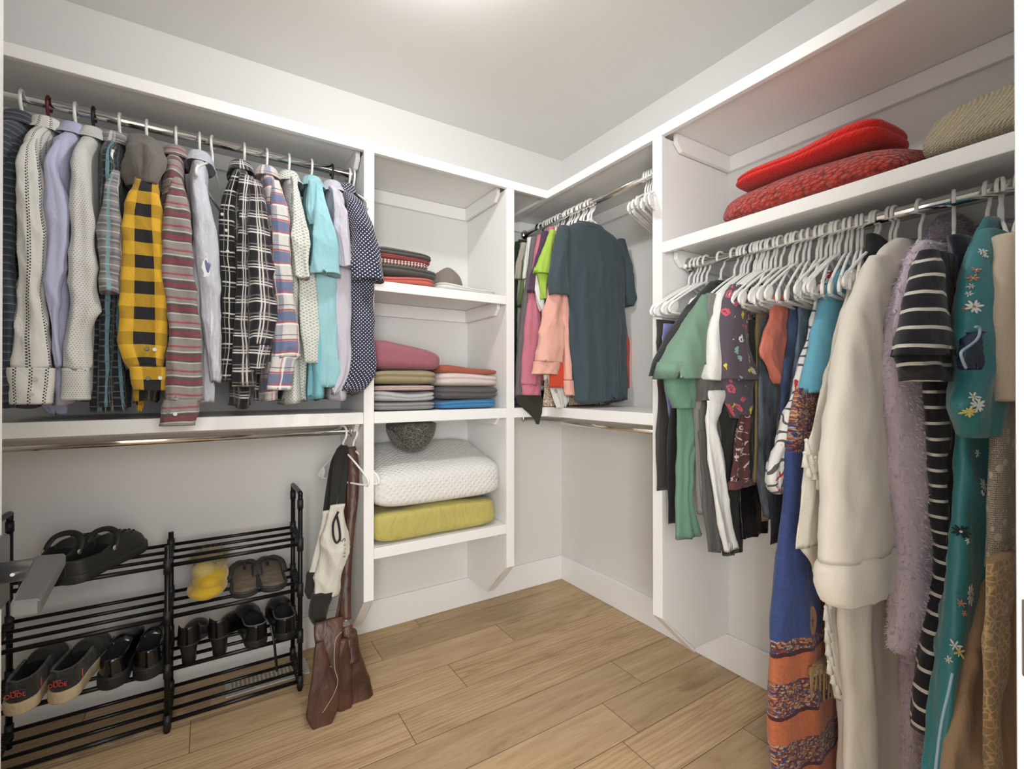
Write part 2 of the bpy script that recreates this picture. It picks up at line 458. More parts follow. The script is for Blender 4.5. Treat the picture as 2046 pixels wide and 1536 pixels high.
# ------------------------------------------------------------------ built-in shelving
SB, SR = .4005, .4073
ZT0, ZT1, ZM0, ZM1 = 2.0599, 2.0987, 1.0044, 1.0495
XA0, XA1, XB0, XB1 = -1.2866, -1.2474, -.6393, -.5971
YA0, YA1 = -1.0911, -1.0479
G = .0008
def panel_back(x0, x1, label):
    t = thing('divider_panel', label, 'shelf panel', ((x0 + x1) / 2, -.2, .2))
    pts = [(-.0005, BB + .001), (-.015, BB + .001), (-.10, .1405), (-.20, .157), (-SB + .02, .319), (-SB + .02, ZT0 - G), (-.0005, ZT0 - G)]
    pts = [(-.0005, BB + .002), (-.218, BB + .002), (-SB + .02, .305), (-SB + .02, ZT0 - G), (-.0005, ZT0 - G)]
    poly_prism('panel', pts, 'x', x0 + .004, x1 - .004, M_trim, t)
    poly_prism('edge_band', [(-SB + .02, .305), (-SB, .3192), (-SB, ZT0 - G), (-SB + .02, ZT0 - G)], 'x', x0, x1, M_trim, t)
    poly_prism('bevel_band', [(-SB + .0201, .3045), (-SB, .3185), (-.222, .150), (-.2185, BB + .0025)], 'x', x0, x1, M_trim, t)
    return t
panel_back(XA0, XA1, 'white vertical shelf panel between the shirts and the folded clothes')
panel_back(XB0, XB1, 'white vertical shelf panel right of the folded clothes, by the corner')
t = thing('divider_panel', 'white vertical shelf panel on the right wall, below the empty hangers', 'shelf panel', (-.2, (YA0 + YA1) / 2, .2))
ptsr = [(-.0005, BB + .002), (-.216, BB + .002), (-SR + .02, .294), (-SR + .02, ZT0 - G), (-.0005, ZT0 - G)]
poly_prism('panel', ptsr, 'y', YA0 + .004, YA1 - .004, M_trim, t)
poly_prism('edge_band', [(-SR + .02, .294), (-SR, .3078), (-SR, ZT0 - G), (-SR + .02, ZT0 - G)], 'y', YA0, YA1, M_trim, t)
poly_prism('bevel_band', [(-SR + .0201, .2935), (-SR, .307), (-.222, .132), (-.2165, BB + .0025)], 'y', YA0, YA1, M_trim, t)

def cleat_back(parent, x0, x1, z, h=.062):   # strip under a shelf on the back wall
    box('back_cleat', x0 + G, x1 - G, -.019, -.0008, z - h, z - G, M_trim, parent, .002)
def cleat_side(parent, x, side, z, y0=-.019, y1=-.345, h=.062):
    pts = [(y0 - G, z - G), (y0 - G, z - h), (y1 + .03, z - h), (y1, z - h + .028), (y1, z - G)]
    a, b = (x, x + .019) if side > 0 else (x - .019, x)
    poly_prism('side_cleat', pts, 'x', a + G, b - G, M_trim, parent, .0015)
def shelf_b(label, x0, x1, z0, z1, sides='', y1=-.0008, nos=None):
    t = thing('closet_shelf', label, 'shelf', ((x0 + x1) / 2, -.2, z0))
    zb = z1 - .019
    box('board', x0 + G, x1 - G, -SB + .02 + G, y1, zb, z1, M_trim, t, .0008)
    n0, n1 = nos or (x0, x1)
    box('front_edge', n0 + G, n1 - G, -SB, -SB + .02, z0, z1, M_trim, t, .002)
    return t, zb
# the long top shelf, one L along both walls
t, zb = shelf_b('white top shelf running over the shirts and around the corner', XL + .002, -.0008, ZT0, ZT1, nos=(XL + .002, -SR + .0005))
box('board', -SR + .02 + G, -.0008, YF + .001, -SB + .0195, ZT1 - .019, ZT1, M_trim, t, .0008)
box('front_edge', -SR, -SR + .02, YF + .001, -SB + .0195, ZT0, ZT1, M_trim, t, .002)
for a, b in ((XL + .002, XA0), (XA1, XB0), (XB1, -.001)): cleat_back(t, a, b, ZT1 - .019)
for x, s in ((XA0, -1), (XB0, -1), (XB1, 1), (XA1, 1)): cleat_side(t, x, s, ZT1 - .019)
def cleat_right(parent, y0, y1, z, h=.062): box('back_cleat', -.019, -.0008, y0 + G, y1 - G, z - h, z - G, M_trim, parent, .002)
def cleat_rside(parent, y, side, z, x0=-.019, x1=-.345, h=.062):
    pts = [(x0 - G, z - G), (x0 - G, z - h), (x1 + .03, z - h), (x1, z - h + .028), (x1, z - G)]
    a, b = (y, y + .019) if side > 0 else (y - .019, y)
    poly_prism('side_cleat', pts, 'y', a + G, b - G, M_trim, parent, .0015)
cleat_right(t, YA1, -.02, ZT1 - .019); cleat_right(t, YF, YA0, ZT1 - .019); cleat_rside(t, YA0, -1, ZT1 - .019); cleat_rside(t, YA1, 1, ZT1 - .019)
poly_prism('corner_batten', [(-SR - .0, -.06), (-SR - .0, -SB + .021), (-SR + .021, -SB + .021), (-SR + .06, -.02), (-SR + .02, -.02)], 'z', ZT1 - .0365, ZT1 - .02, M_trim, t)
# middle shelves
t, _ = shelf_b('white middle shelf under the row of shirts', XL + .002, XA0, ZM0, ZM1); cleat_back(t, XL + .002, XA0, ZM1 - .019); cleat_side(t, XA0, -1, ZM1 - .019)
t, _ = shelf_b('white shelf holding the two folded stacks and the cushion', XA1, XB0, ZM0, ZM1); cleat_back(t, XA1, XB0, ZM1 - .019); cleat_side(t, XB0, -1, ZM1 - .019); cleat_side(t, XA1, 1, ZM1 - .019)
t, _ = shelf_b('white shelf holding the grey cap and coral folded clothes', XA1, XB0, 1.5242, 1.5637); cleat_back(t, XA1, XB0, 1.5447); cleat_side(t, XB0, -1, 1.5447); cleat_side(t, XA1, 1, 1.5447)
t, _ = shelf_b('white lowest shelf holding the pillow and yellow blanket', XA1, XB0, .4758, .5184); cleat_back(t, XA1, XB0, .4994); cleat_side(t, XB0, -1, .4994); cleat_side(t, XA1, 1, .4994)
t, _ = shelf_b('white corner shelf under the teal shirt', XB1, -.0008, ZM0, ZM1, nos=(XB1, -SR + .0005))
box('board', -SR + .02 + G, -.0008, YA1 + G, -SB + .0195, ZM1 - .019, ZM1, M_trim, t, .0008)
box('front_edge', -SR, -SR + .02, YA1 + G, -SB + .0195, ZM0, ZM1, M_trim, t, .002)
cleat_back(t, XB1, -.001, ZM1 - .019); cleat_side(t, XB1, 1, ZM1 - .019); cleat_right(t, YA1, -.02, ZM1 - .019)
t = thing('closet_shelf', 'white shelf on the right wall holding the red sweaters', 'shelf', (-.2, -1.6, 1.6323))
box('board', -SR + .02 + G, -.0008, YF + .001, YA0 - G, 1.6522, 1.6712, M_trim, t, .0008)
box('front_edge', -SR, -SR + .02, YF + .001, YA0 - G, 1.6323, 1.6712, M_trim, t, .002)
cleat_right(t, YF, YA0, 1.6522); cleat_rside(t, YA0, -1, 1.6522)

# rods
def rod(label, a, b, r=.0155):
    a = Vector(a); b = Vector(b); dr = (b - a).normalized()
    t = thing('closet_rod', label, 'closet rod', a)
    sweep('rod', [a + dr * .002, b - dr * .002], r, M_chrome, t, 24)
    for p, s in ((a, 1), (b, -1)): sweep('flange', [p + dr * s * .0006, p + dr * s * .004, p + dr * s * .006, p + dr * s * .012], [.027, .027, .021, .019], M_chrome, t, 24)
RZ, LZ, SZ = 2.006, .971, 1.6
rod('chrome rod carrying the row of button shirts', (XL + .001, -.28, RZ), (XA0 - .0195, -.28, RZ))
rod('chrome lower rod above the shoe rack', (XL + .001, -.28, LZ), (XA0 - .0195, -.28, LZ))
rod('chrome rod in the corner carrying the teal shirt', (-.28, -.0195, RZ), (-.28, YA1 + .0195, RZ))
rod('chrome lower rod beneath the corner shelf, empty', (-.28, -.0195, LZ), (-.28, YA1 + .0005, LZ))
rod('chrome rod carrying the robes and dresses', (-.28, YA0 - .0195, SZ), (-.28, YF + .002, SZ))
# ------------------------------------------------------------------ hangers
def plastic(name, c): return mat(name, c, .38, spec=.45)
M_hang = {'white': plastic('white_plastic', '#f3f2ef'), 'maroon': plastic('maroon_plastic', '#5d1a20'), 'black': plastic('black_plastic', '#1c1c1c'), 'green': plastic('dark_green_plastic', '#1d3a34')}
def hanger_meshes():
    r = .0041
    hk = [(.0235 * math.cos(a), 0, .0235 * math.sin(a) - .0036) for a in np.linspace(math.radians(-28), math.radians(188), 16)]
    hk += [(-.0222, 0, -.016), (-.016, 0, -.030), (-.006, 0, -.04), (-.001, 0, -.052), (0, 0, -.066), (0, 0, -.078)]
    hook = sweep_data(hk, [r * 1.05] * len(hk), 8)
    half = [(0, 0, -.078), (.02, 0, -.083), (.06, 0, -.1), (.11, 0, -.125), (.16, 0, -.152), (.19, 0, -.17), (.204, 0, -.182), (.206, 0, -.192), (.198, 0, -.2), (.18, 0, -.202)]
    loop = smooth_path(half + [(0, 0, -.203)], 3)
    mir = [(-p[0], p[1], p[2]) for p in loop[::-1][1:]]
    fr = sweep_data(loop + [np.array(m) for m in mir[:-1]], r, 8, closed=True)
    tabs = [ell_data((s * .181, 0, -.18), (.030, .0028, .022), 16, 8, Matrix.Rotation(s * .6, 3, 'Y')) for s in (-1, 1)]
    nub = ell_data((0, 0, -.078), (.013, .004, .011), 12, 6)
    return newmesh('hook', *hook), newmesh('frame', *merge([fr, nub])), newmesh('grip_tab', *tabs[0]), newmesh('grip_tab', *tabs[1])
_hm = hanger_meshes(); _hcache = {}
def hanger(loc, label, yaw=0.0, color='white', group=None, tilt=0.0, sx=1.0, sz=1.0):
    """loc: rod centre at the hook; the arms lie along local x"""
    t = thing('clothes_hanger', label, 'hanger', loc, group, yaw); t.rotation_euler[1] = tilt
    for nm, me in zip(('hook', 'frame', 'grip_tab', 'grip_tab'), _hm):
        k = (me.name, color)
        if k not in _hcache:
            m2 = me.copy(); m2.name = nm; m2.materials.append(M_hang[color]); _hcache[k] = m2
        o = bpy.data.objects.new(nm, _hcache[k]); COL.objects.link(o); o.parent = t
        if nm != 'hook': o.scale = (sx, 1, sz); o.location = (0, 0, -.078 * (1 - sz))
    return t
HP = math.pi / 2

# ------------------------------------------------------------------ fabrics of the shirts on the back wall
F = {}
F['navy_line'] = fab('slate_pinline_cotton', '#3a3f49', build=plaid(('v', .021, .0, .0018, '#8b929c', .75), ('v', .021, .0035, .0015, '#5c6470', .8)))
def dotted_stripe(N, c):
    uv, u, v = N.uv(); a = N.stripe(u, .03, .004, .0035); b = N.stripe(v, .008, 0, .0042); a2 = N.stripe(u, .03, .0085, .0025); b2 = N.stripe(v, .008, .004, .0042)
    return N.mix(N.math('MAXIMUM', N.math('MULTIPLY', a, b), N.math('MULTIPLY', a2, b2)), c, srgb('#3b3c40'))
F['dot_stripe'] = fab('cream_dotted_stripe_cotton', '#dcdad3', build=dotted_stripe, st=.45)
F['lavender'] = fab('lavender_oxford', '#b7b8d3', st=.45)
def mesh_dots(N, c):
    uv, u, v = N.uv(); per = .0058
    fu = N.math('FRACT', N.math('DIVIDE', u, per)); row = N.math('FLOOR', N.math('DIVIDE', v, per)); sh = N.math('MULTIPLY', N.math('FRACT', N.math('MULTIPLY', row, .5)), 1.0)
    fu = N.math('FRACT', N.math('ADD', N.math('DIVIDE', u, per), sh)); fv = N.math('FRACT', N.math('DIVIDE', v, per))
    d = N.math('ADD', N.math('POWER', N.math('SUBTRACT', fu, .5), 2), N.math('POWER', N.math('SUBTRACT', fv, .5), 2))
    return N.mix(N.math('MULTIPLY', N.math('LESS_THAN', d, .05), .75), c, srgb('#77777a'))
F['mesh'] = fab('white_microdot_cotton', '#d2d1cc', build=mesh_dots)
F['tealplaid'] = fab('grey_teal_plaid', '#8c8787', build=plaid(('v', .046, 0, .021, '#5d5a5c', .55), ('v', .046, .008, .004, '#b9c6c6', .6), ('u', .10, .045, .010, '#d9d7d3', .8), ('u', .10, .058, .006, '#c3c0bd', .6), ('u', .10, .012, .008, '#7fa5a8', .9), ('v', .046, .032, .003, '#d5d5d2', .6)))
F['darkplaid'] = fab('black_teal_plaid', '#26282c', build=plaid(('u', .045, .008, .009, '#6f97a3', .8), ('u', .045, .032, .004, '#8a8a84', .7), ('v', .045, .01, .006, '#5c6f78', .6), ('v', .045, .03, .003, '#7e807d', .5), ('u', .045, .022, .002, '#7fa6b0', .7)))
F['buffalo'] = fab('yellow_black_buffalo_flannel', '#d9ab35', build=lambda N, c: (lambda uv, u, v: (lambda a, b: N.mix(N.math('MULTIPLY', a, b), N.mix(N.math('MULTIPLY', N.math('MAXIMUM', a, b), .40), c, srgb('#4a3d1c')), srgb('#29282a')))(N.stripe(u, .08, .012, .042), N.stripe(v, .075, .0, .0375)))(*N.uv()))
F['greyjersey'] = fab('warm_grey_jersey', '#6f6963', st=.5)
F['redstripe'] = fab('red_grey_striped_flannel', '#8f8a86', build=plaid(('v', .072, .006, .026, '#4f4246', .85), ('v', .036, .012, .0035, '#9a3b46', .9), ('v', .072, .018, .004, '#9a3b46', .9), ('v', .072, .002, .0025, '#d2cbc3', .8), ('v', .072, .034, .003, '#d2cbc3', .8), ('v', .072, .052, .0022, '#a8505a', .9)))
def distress(N, c):
    uv, u, v = N.uv(); n, _ = N.noise(uv, 9, 5, .7); n2, _ = N.noise(N.scale(uv, 60, 9), 3, 3)
    h = N.math('GREATER_THAN', n, .66); col = N.mix(N.math('MULTIPLY', h, .8), c, srgb('#6f7391')); return N.mix(N.math('MULTIPLY', N.math('GREATER_THAN', n2, .6), .35), col, srgb('#e8e8ea'))
F['distressed'] = fab('pale_distressed_denim', '#c3c5ce', build=distress, st=.6)
F['bwplaid'] = fab('black_white_tartan', '#4b474a', build=plaid(('u', .056, .0, .024, '#242226', .9), ('v', .056, .0, .024, '#242226', .7), ('u', .056, .028, .004, '#dedad4', .85), ('u', .056, .036, .004, '#dedad4', .85), ('v', .056, .028, .005, '#dedad4', .85), ('v', .056, .037, .004, '#cfcac4', .85), ('u', .056, .048, .003, '#a69a9c', .7), ('v', .056, .048, .003, '#a69a9c', .6)))
F['blackplaid'] = fab('black_snap_tartan', '#1d1d1e', build=plaid(('u', .05, .03, .003, '#d5d2ca', .8), ('v', .05, .03, .005, '#d5d2ca', .75), ('v', .05, .018, .003, '#9b9a94', .7), ('u', .05, .02, .002, '#8b8b86', .7)))
F['blueplaid'] = fab('blue_red_white_flannel', '#cdcac5', build=plaid(('v', .10, .012, .034, '#3d5385', .8), ('u', .07, .034, .02, '#5c6a90', .55), ('v', .10, .006, .006, '#a9434b', .85), ('v', .10, .047, .006, '#a9434b', .85), ('v', .10, .065, .003, '#3e4254', .8), ('u', .07, .02, .004, '#b4585a', .7), ('v', .1, .0, .006, '#efece6', .8), ('u', .07, .027, .004, '#efece6', .7)))
def ikat(N, c):
    uv, u, v = N.uv(); w = N.wave(N.scale(uv, 1, 1.7), 33, 2.5, 1, 'BANDS', 'DIAGONAL'); w2 = N.wave(N.scale(uv, -1, 1.7), 33, 2.5, 1, 'BANDS', 'DIAGONAL')
    k = N.math('GREATER_THAN', N.math('MULTIPLY', w, w2), .36); return N.mix(N.math('MULTIPLY', k, .62), c, srgb('#6f7a70'))
F['ikat'] = fab('white_grey_green_patterned_cotton', '#d6d7d0', build=ikat, st=.6)
F['aqua'] = fab('washed_aqua_denim', '#a9cfd3', st=.7, build=lambda N, c: N.mix(N.math('MULTIPLY', N.noise(N.obj(), 7, 4)[0], .9), c, srgb('#6cabb8')))
F['aquad'] = fab('aqua_denim_body', '#78b4c0', st=.7)
F['lilac'] = fab('pale_lilac_cotton', '#bdb9c4', st=.6)
def pdots(N, c, per=.0095, r2=.05, dot='#e6e5e8'):
    uv, u, v = N.uv(); a = N.math('MULTIPLY', N.math('ADD', u, v), .7071); b = N.math('MULTIPLY', N.math('SUBTRACT', u, v), .7071)
    fu = N.math('SUBTRACT', N.math('FRACT', N.math('DIVIDE', a, per)), .5); fv = N.math('SUBTRACT', N.math('FRACT', N.math('DIVIDE', b, per)), .5)
    return N.mix(N.math('LESS_THAN', N.math('ADD', N.math('MULTIPLY', fu, fu), N.math('MULTIPLY', fv, fv)), r2), c, srgb(dot))
F['navydot'] = fab('navy_polka_dot_cotton', '#2a2c41', build=pdots, st=.4)
M_snap = mat('pearl_snap', '#c9c6c0', .25, spec=.6); M_snapd = mat('dark_snap', '#4a4148', .3, spec=.6)

# ------------------------------------------------------------------ shirts on the back wall (arms along y, seen by the near sleeve)
def backshirt(hook, label, mt, cat='shirt', name='button_shirt', sleeve=None, hem=1.08, half=.195, rx=.03, group='shirts on the back wall rod', ztop=1.925, collar=True, hc='white', cuff=None, ys=-.485, top2=None, tail=None, sd=.024, hanger_lab=None, body_mat=None, fold=.007, buttons=(), yc=-.28, dx=0.0, xs=None, lean=0.0):
    X = at(hook, 190 if hook < 200 else 260, 'y', -.28)[0]
    hanger((X, -.28, RZ), hanger_lab, HP, hc, sx=.8, sz=.95)
    t = thing(name, label, cat, (X, yc, ztop), group)
    bm_ = body_mat or mt
    Xb = X + dx
    rows = [(ztop, Xb, yc, .022, .045), (ztop - .02, Xb, yc, rx * .8, .075), (ztop - .05, Xb, yc, rx * .85, .13), (ztop - .085, Xb, yc, rx * .9, .18), (ztop - .13, Xb, yc, rx, half), (ztop - .3, Xb + lean * .3, yc, rx, half - .005), (ztop - .6, Xb + lean * .7, yc, rx, half - .005), (hem, Xb + lean, yc, rx * .95, half)]
    tube('body', rows, bm_, t, p=2.6, fold=fold, nf=5, hem=.006, N=56)
    if sleeve:
        rr = pr(ys, sleeve, sd)
        rr = [(r[0], r[1], r[2] + (.05 if i == 0 else (.02 if i == 1 else 0)), r[3], r[4] * (.7 if i == 0 else 1)) for i, r in enumerate(rr)]
        tube('sleeve', rr, mt, t, p=3.0, fold=.006, nf=3, wr=.0042, hem=.004, N=52, M=64)
        # the far sleeve, towards the wall
        zz = [r[0] for r in rr]; n = len(rr)
        tube('sleeve', [(zz[0], Xb, yc + half - .03, .03, .02), (zz[1], Xb, yc + half, .035, .022), (zz[-1], Xb, yc + half + .01, .035, .022)], mt, t, N=24, M=20, p=2.5, fold=.004, nf=2)
    if collar:
        tube('collar', [(ztop + .026, Xb, yc, .026, .044), (ztop + .020, Xb, yc, .034, .054), (ztop - .002, Xb, yc, .042, .066), (ztop - .026, Xb + .002, yc - .008, .048, .082)], mt, t, N=40, M=18, p=2.4, fold=.003, nf=2, wr=.0015, hollow=.012)
    if cuff:
        cf = tube('cuff', pr(ys, cuff, sd + .003), mt, t, p=3.0, fold=.002, nf=2, wr=.0022, M=18, hollow=.03)
    for (u, v, m_) in buttons:
        a = at(u, v, 'y', ys - sd - .0045); ob = disc('button', a, .0062, .004, m_, cf); ob.location = (0, 0, 0)
    for tl in (tail or []):
        tube('shirt_tail', pr(tl[0], tl[1], .012), tl[2] if len(tl) > 2 else bm_, t, N=36, M=30, p=2.4, fold=.004, nf=3)
    return t
HL = 'hanger inside the '
backshirt(45, 'slate grey pinstriped shirt at the far left end of the rod', F['navy_line'], sleeve=[(262, 8, 30), (330, 2, 34), (520, -6, 33), (700, -8, 34), (800, -10, 36)], hem=1.09, rx=.035, hanger_lab='white hanger inside the slate grey pinstriped shirt', xs=1, ys=-.47)
backshirt(98, 'cream western shirt with vertical dotted stripes and snap cuffs', F['dot_stripe'], hc='maroon', hanger_lab='maroon hanger inside the cream dotted-stripe shirt',
    sleeve=[(262, 52, 66), (290, 42, 71), (340, 40, 80), (430, 37, 90), (520, 36, 97), (600, 30, 91), (660, 23, 98), (737, 18, 111)], cuff=[(735, 15, 114), (770, 15, 111), (806, 17, 104)], buttons=[(70, 757, M_snap), (63, 788, M_snap)], hem=1.12, tail=[(-.44, [(320, 38, 50), (400, 24, 46), (440, 20, 46), (490, 34, 48)])])
backshirt(152, 'lavender button shirt with a rounded tail hanging lower than its neighbours', F['lavender'], hanger_lab='white hanger inside the lavender button shirt',
    sleeve=[(268, 103, 120), (300, 95, 116), (335, 90, 113), (410, 92, 138), (480, 97, 134), (540, 92, 130), (615, 90, 117), (660, 97, 122), (735, 112, 128)], hem=1.10, tail=[(-.33, [(690, 98, 140), (780, 84, 138), (810, 80, 138), (828, 100, 136)])])
backshirt(188, 'white micro-dotted shirt with a plain long sleeve', F['mesh'], hc='black', hanger_lab='black hanger inside the white micro-dotted shirt',
    sleeve=[(274, 148, 165), (300, 145, 176), (330, 144, 181), (410, 141, 186), (500, 138, 191), (600, 135, 199), (660, 129, 183), (705, 124, 180), (738, 124, 181)], cuff=[(736, 123, 182), (770, 123, 182), (800, 124, 180)], hem=1.13)
backshirt(240, 'grey and teal plaid shirt with a short sleeve over a frayed dark plaid hem', F['tealplaid'], body_mat=F['darkplaid'], hanger_lab='white hanger inside the grey and teal plaid shirt',
    sleeve=[(330, 214, 236), (371, 205, 233), (440, 195, 246), (520, 197, 246), (588, 199, 246)], hem=1.085, dx=-.01, half=.185, tail=[(-.42, [(560, 205, 242), (640, 186, 240), (720, 181, 246), (822, 178, 256)])])
def hood(t, X, yc):
    tube('hood', [(1.952, X + .004, yc + .0, .022, .04), (1.93, X + .004, yc - .02, .040, .075), (1.885, X + .008, yc - .055, .046, .105), (1.84, X + .010, yc - .08, .052, .11), (1.79, X + .010, yc - .10, .048, .10), (1.75, X + .01, yc - .11, .040, .075)], F['greyjersey'], t, N=60, M=40, p=2.1, fold=.014, nf=4, wr=.008, hollow=.03)
t = backshirt(294, 'yellow and black checked flannel shirt with a grey hood', F['buffalo'], hanger_lab='white hanger inside the yellow and black checked shirt', collar=False,
    sleeve=[(338, 284, 312), (365, 266, 318), (395, 256, 321), (440, 247, 325), (530, 245, 333), (630, 238, 338), (690, 235, 339), (735, 258, 334)], cuff=[(733, 258, 335), (757, 263, 334), (779, 266, 334)], buttons=[(296, 756, M_snapd), (320, 755, M_snap), (293, 697, M_snapd), (309, 698, M_snap)], hem=1.1, sd=.027, tail=[(-.40, [(760, 262, 290), (800, 270, 288), (822, 276, 284)])])
hood(t, at(294, 260, 'y', -.28)[0], -.30)
backshirt(352, 'red and grey horizontally striped flannel shirt with the lowest cuff', F['redstripe'], hanger_lab='white hanger inside the red and grey striped shirt',
    sleeve=[(345, 340, 362), (395, 332, 377), (440, 327, 380), (500, 326, 384), (560, 326, 387), (640, 335, 394), (720, 335, 398), (800, 331, 400)], cuff=[(798, 327, 401), (825, 320, 398), (851, 318, 391)], buttons=[(336, 823, M_snapd), (350, 827, M_snap)], hem=1.07, ys=-.50, tail=[(-.36, [(500, 385, 402), (600, 392, 410), (700, 396, 421), (790, 398, 427)])])
backshirt(399, 'pale distressed denim jacket with frayed holes in the sleeve', F['distressed'], 'jacket', 'denim_jacket', hanger_lab='white hanger inside the pale distressed denim jacket',
    sleeve=[(338, 384, 408), (380, 380, 418), (410, 386, 423), (460, 390, 430), (515, 392, 435), (600, 398, 441), (690, 410, 445), (735, 415, 440), (762, 418, 438)], hem=1.1, tail=[(-.42, [(560, 388, 412), (700, 395, 425), (770, 400, 430), (805, 402, 428)])])
X = at(425, 270, 'y', -.28)[0]; hanger((X, -.28, RZ), 'empty white hanger between the distressed denim jacket and the black tartan shirt', HP - .22)
t = backshirt(488, 'black and white tartan shirt, its open snap front facing left', F['bwplaid'], hanger_lab='white hanger inside the black and white tartan shirt',
    sleeve=[(350, 500, 522), (376, 498, 530), (454, 494, 541), (532, 497, 549), (610, 496, 555), (660, 495, 550), (690, 495, 541)], cuff=[(690, 495, 542), (725, 496, 532), (738, 497, 528)], hem=1.08, dx=-.012, half=.17,
    tail=[(-.46, [(352, 478, 508), (400, 473, 500), (480, 472, 500), (560, 472, 502), (640, 469, 500), (700, 466, 508), (772, 465, 512)]), (-.44, [(345, 466, 480), (380, 450, 474), (420, 438, 470), (500, 438, 470), (560, 442, 472), (640, 442, 474), (700, 440, 472), (762, 436, 463)], F['blackplaid']), (-.34, [(700, 512, 560), (772, 506, 566), (800, 506, 560)])])
for (u, v) in ((444, 428), (452, 460), (455, 502)): disc('snap', at(u, v, 'y', -.459), .0055, .004, M_snap, t)
backshirt(533, 'blue, red and white plaid flannel shirt', F['blueplaid'], hanger_lab='white hanger inside the blue and red plaid shirt',
    sleeve=[(352, 545, 562), (400, 541, 575), (440, 540, 581), (532, 546, 583), (610, 553, 592), (664, 548, 599), (716, 545, 596)], cuff=[(714, 542, 595), (745, 537, 588), (779, 531, 582)], hem=1.1, half=.17)
backshirt(577, 'white and grey-green diamond patterned short-sleeved shirt', F['ikat'], hanger_lab='white hanger inside the diamond patterned shirt',
    sleeve=[(345, 584, 600), (402, 582, 607), (480, 582, 617), (520, 584, 619), (556, 588, 622)], hem=1.085, half=.17, tail=[(-.44, [(530, 592, 625), (640, 600, 641), (690, 606, 643), (727, 609, 640)]), (-.36, [(660, 590, 612), (740, 575, 611), (800, 560, 612)])])
backshirt(622, 'washed aqua denim shirt with a short sleeve', F['aqua'], body_mat=F['aquad'], hanger_lab='white hanger inside the washed aqua denim shirt',
    sleeve=[(362, 633, 650), (412, 630, 661), (480, 626, 673), (520, 624, 677), (548, 623, 681)], hem=1.1, half=.17, tail=[(-.455, [(362, 616, 632), (420, 613, 630), (450, 620, 632)], F['aqua']), (-.44, [(540, 630, 672), (620, 634, 672), (700, 640, 676), (760, 632, 678), (775, 640, 668)], F['aqua']), (-.40, [(600, 626, 650), (700, 620, 650), (792, 614, 646)])])
backshirt(663, 'pale lilac short-sleeved shirt on a black hanger', F['lilac'], hc='black', hanger_lab='black hanger inside the pale lilac shirt',
    sleeve=[(365, 662, 678), (415, 674, 694), (470, 671, 701), (532, 679, 706)], hem=1.1, half=.17, tail=[(-.44, [(510, 668, 702), (600, 668, 703), (664, 670, 703), (720, 674, 706), (760, 668, 698), (788, 660, 672)])])
backshirt(697, 'navy polka dot short-sleeved shirt at the right end of the rod', F['navydot'], hanger_lab='white hanger inside the navy polka dot shirt',
    sleeve=[(378, 692, 712), (402, 698, 727), (454, 700, 745), (500, 702, 757), (545, 703, 767), (560, 704, 769)], hem=1.12, half=.17, rx=.022, dx=-.014, sd=.03, tail=[(-.45, [(540, 704, 750), (590, 703, 746), (664, 703, 750), (727, 703, 754), (755, 694, 750), (781, 684, 727)])])
X = at(708, 335, 'y', -.28)[0]; hanger((X - .004, -.28, RZ), 'white hanger hard against the panel, right of the polka dot shirt', HP)

from mathutils.bvhtree import BVHTree
def surf(o, u, v):
    """where the line of sight through a photo point meets this cloth (its mesh is in room coordinates)"""
    me = o.data; t = BVHTree.FromPolygons([x.co for x in me.vertices], [tuple(p.vertices) for p in me.polygons])
    d = Vector(at(u, v, 'y', 0.0) - CAM).normalized()
    h = t.ray_cast(Vector(CAM), d)
    if h[0] is None: return None
    n = h[1] if h[1].dot(d) < 0 else -h[1]
    return h[0], n
def blotch(name, o, u, v, rx, rz, m, par, th=.0012, rot=0.0):
    r = surf(o, u, v)
    if r is None: return
    p, n = r; x = Vector((0, 0, 1)).cross(n).normalized(); z = n.cross(x)
    M = Matrix((x * math.cos(rot) + z * math.sin(rot), n, z * math.cos(rot) - x * math.sin(rot))).transposed()
    V, Fc = ell_data((0, 0, 0), (rx, th, rz), 26, 8); V = [M @ Vector((q.x * (1 + .35 * math.sin(5 * math.atan2(q.z, q.x) + u) * .6 + .2 * math.sin(11 * math.atan2(q.z, q.x))), q.y, q.z * (1 + .2 * math.sin(7 * math.atan2(q.z, q.x) + v)))) + p for q in V]; return link(name, newmesh(name, V, Fc), m, par)
def flower(o, par, u, v, r, m1, m2, k=7, seed=0):
    q = surf(o, u, v)
    if q is None: return
    p, n = q; x = Vector((0, 0, 1)).cross(n).normalized(); z = n.cross(x); rs = random.Random(seed); parts = []
    for i in range(k):
        a = 2 * math.pi * i / k + rs.uniform(-.2, .2); l = r * rs.uniform(.7, 1.1); d = x * math.cos(a) + z * math.sin(a); s = n.cross(d)
        parts.append(ell_data(p + d * l * .55 + n * .0012, (l * .45, .0009, l * .16), 8, 5, Matrix((d, n, s)).transposed()))
    link('embroidered_petals', newmesh('embroidered_petals', *merge(parts)), m1, par)
    link('embroidered_centre', newmesh('embroidered_centre', *ell_data(p + n * .0014, (r * .2, r * .2, r * .2) if False else (r * .18, .0012, r * .18), 8, 5, Matrix((x, n, z)).transposed())), m2, par)
sl = [o for o in bpy.data.objects if o.name.startswith('denim_jacket') and o.parent is None][0]
slv = [o for o in sl.children if o.name.startswith('sleeve')][0]
M_hole = fab('faded_indigo_patch', '#6d7190'); M_fray = fab('white_frayed_threads', '#e4e4e6', st=.8)
blotch('frayed_edge', slv, 413, 537, .013, .030, M_fray, sl, .002); blotch('torn_hole', slv, 412, 536, .010, .024, M_hole, sl, .0028)
blotch('frayed_edge', slv, 422, 650, .0035, .045, M_fray, sl, .0016)
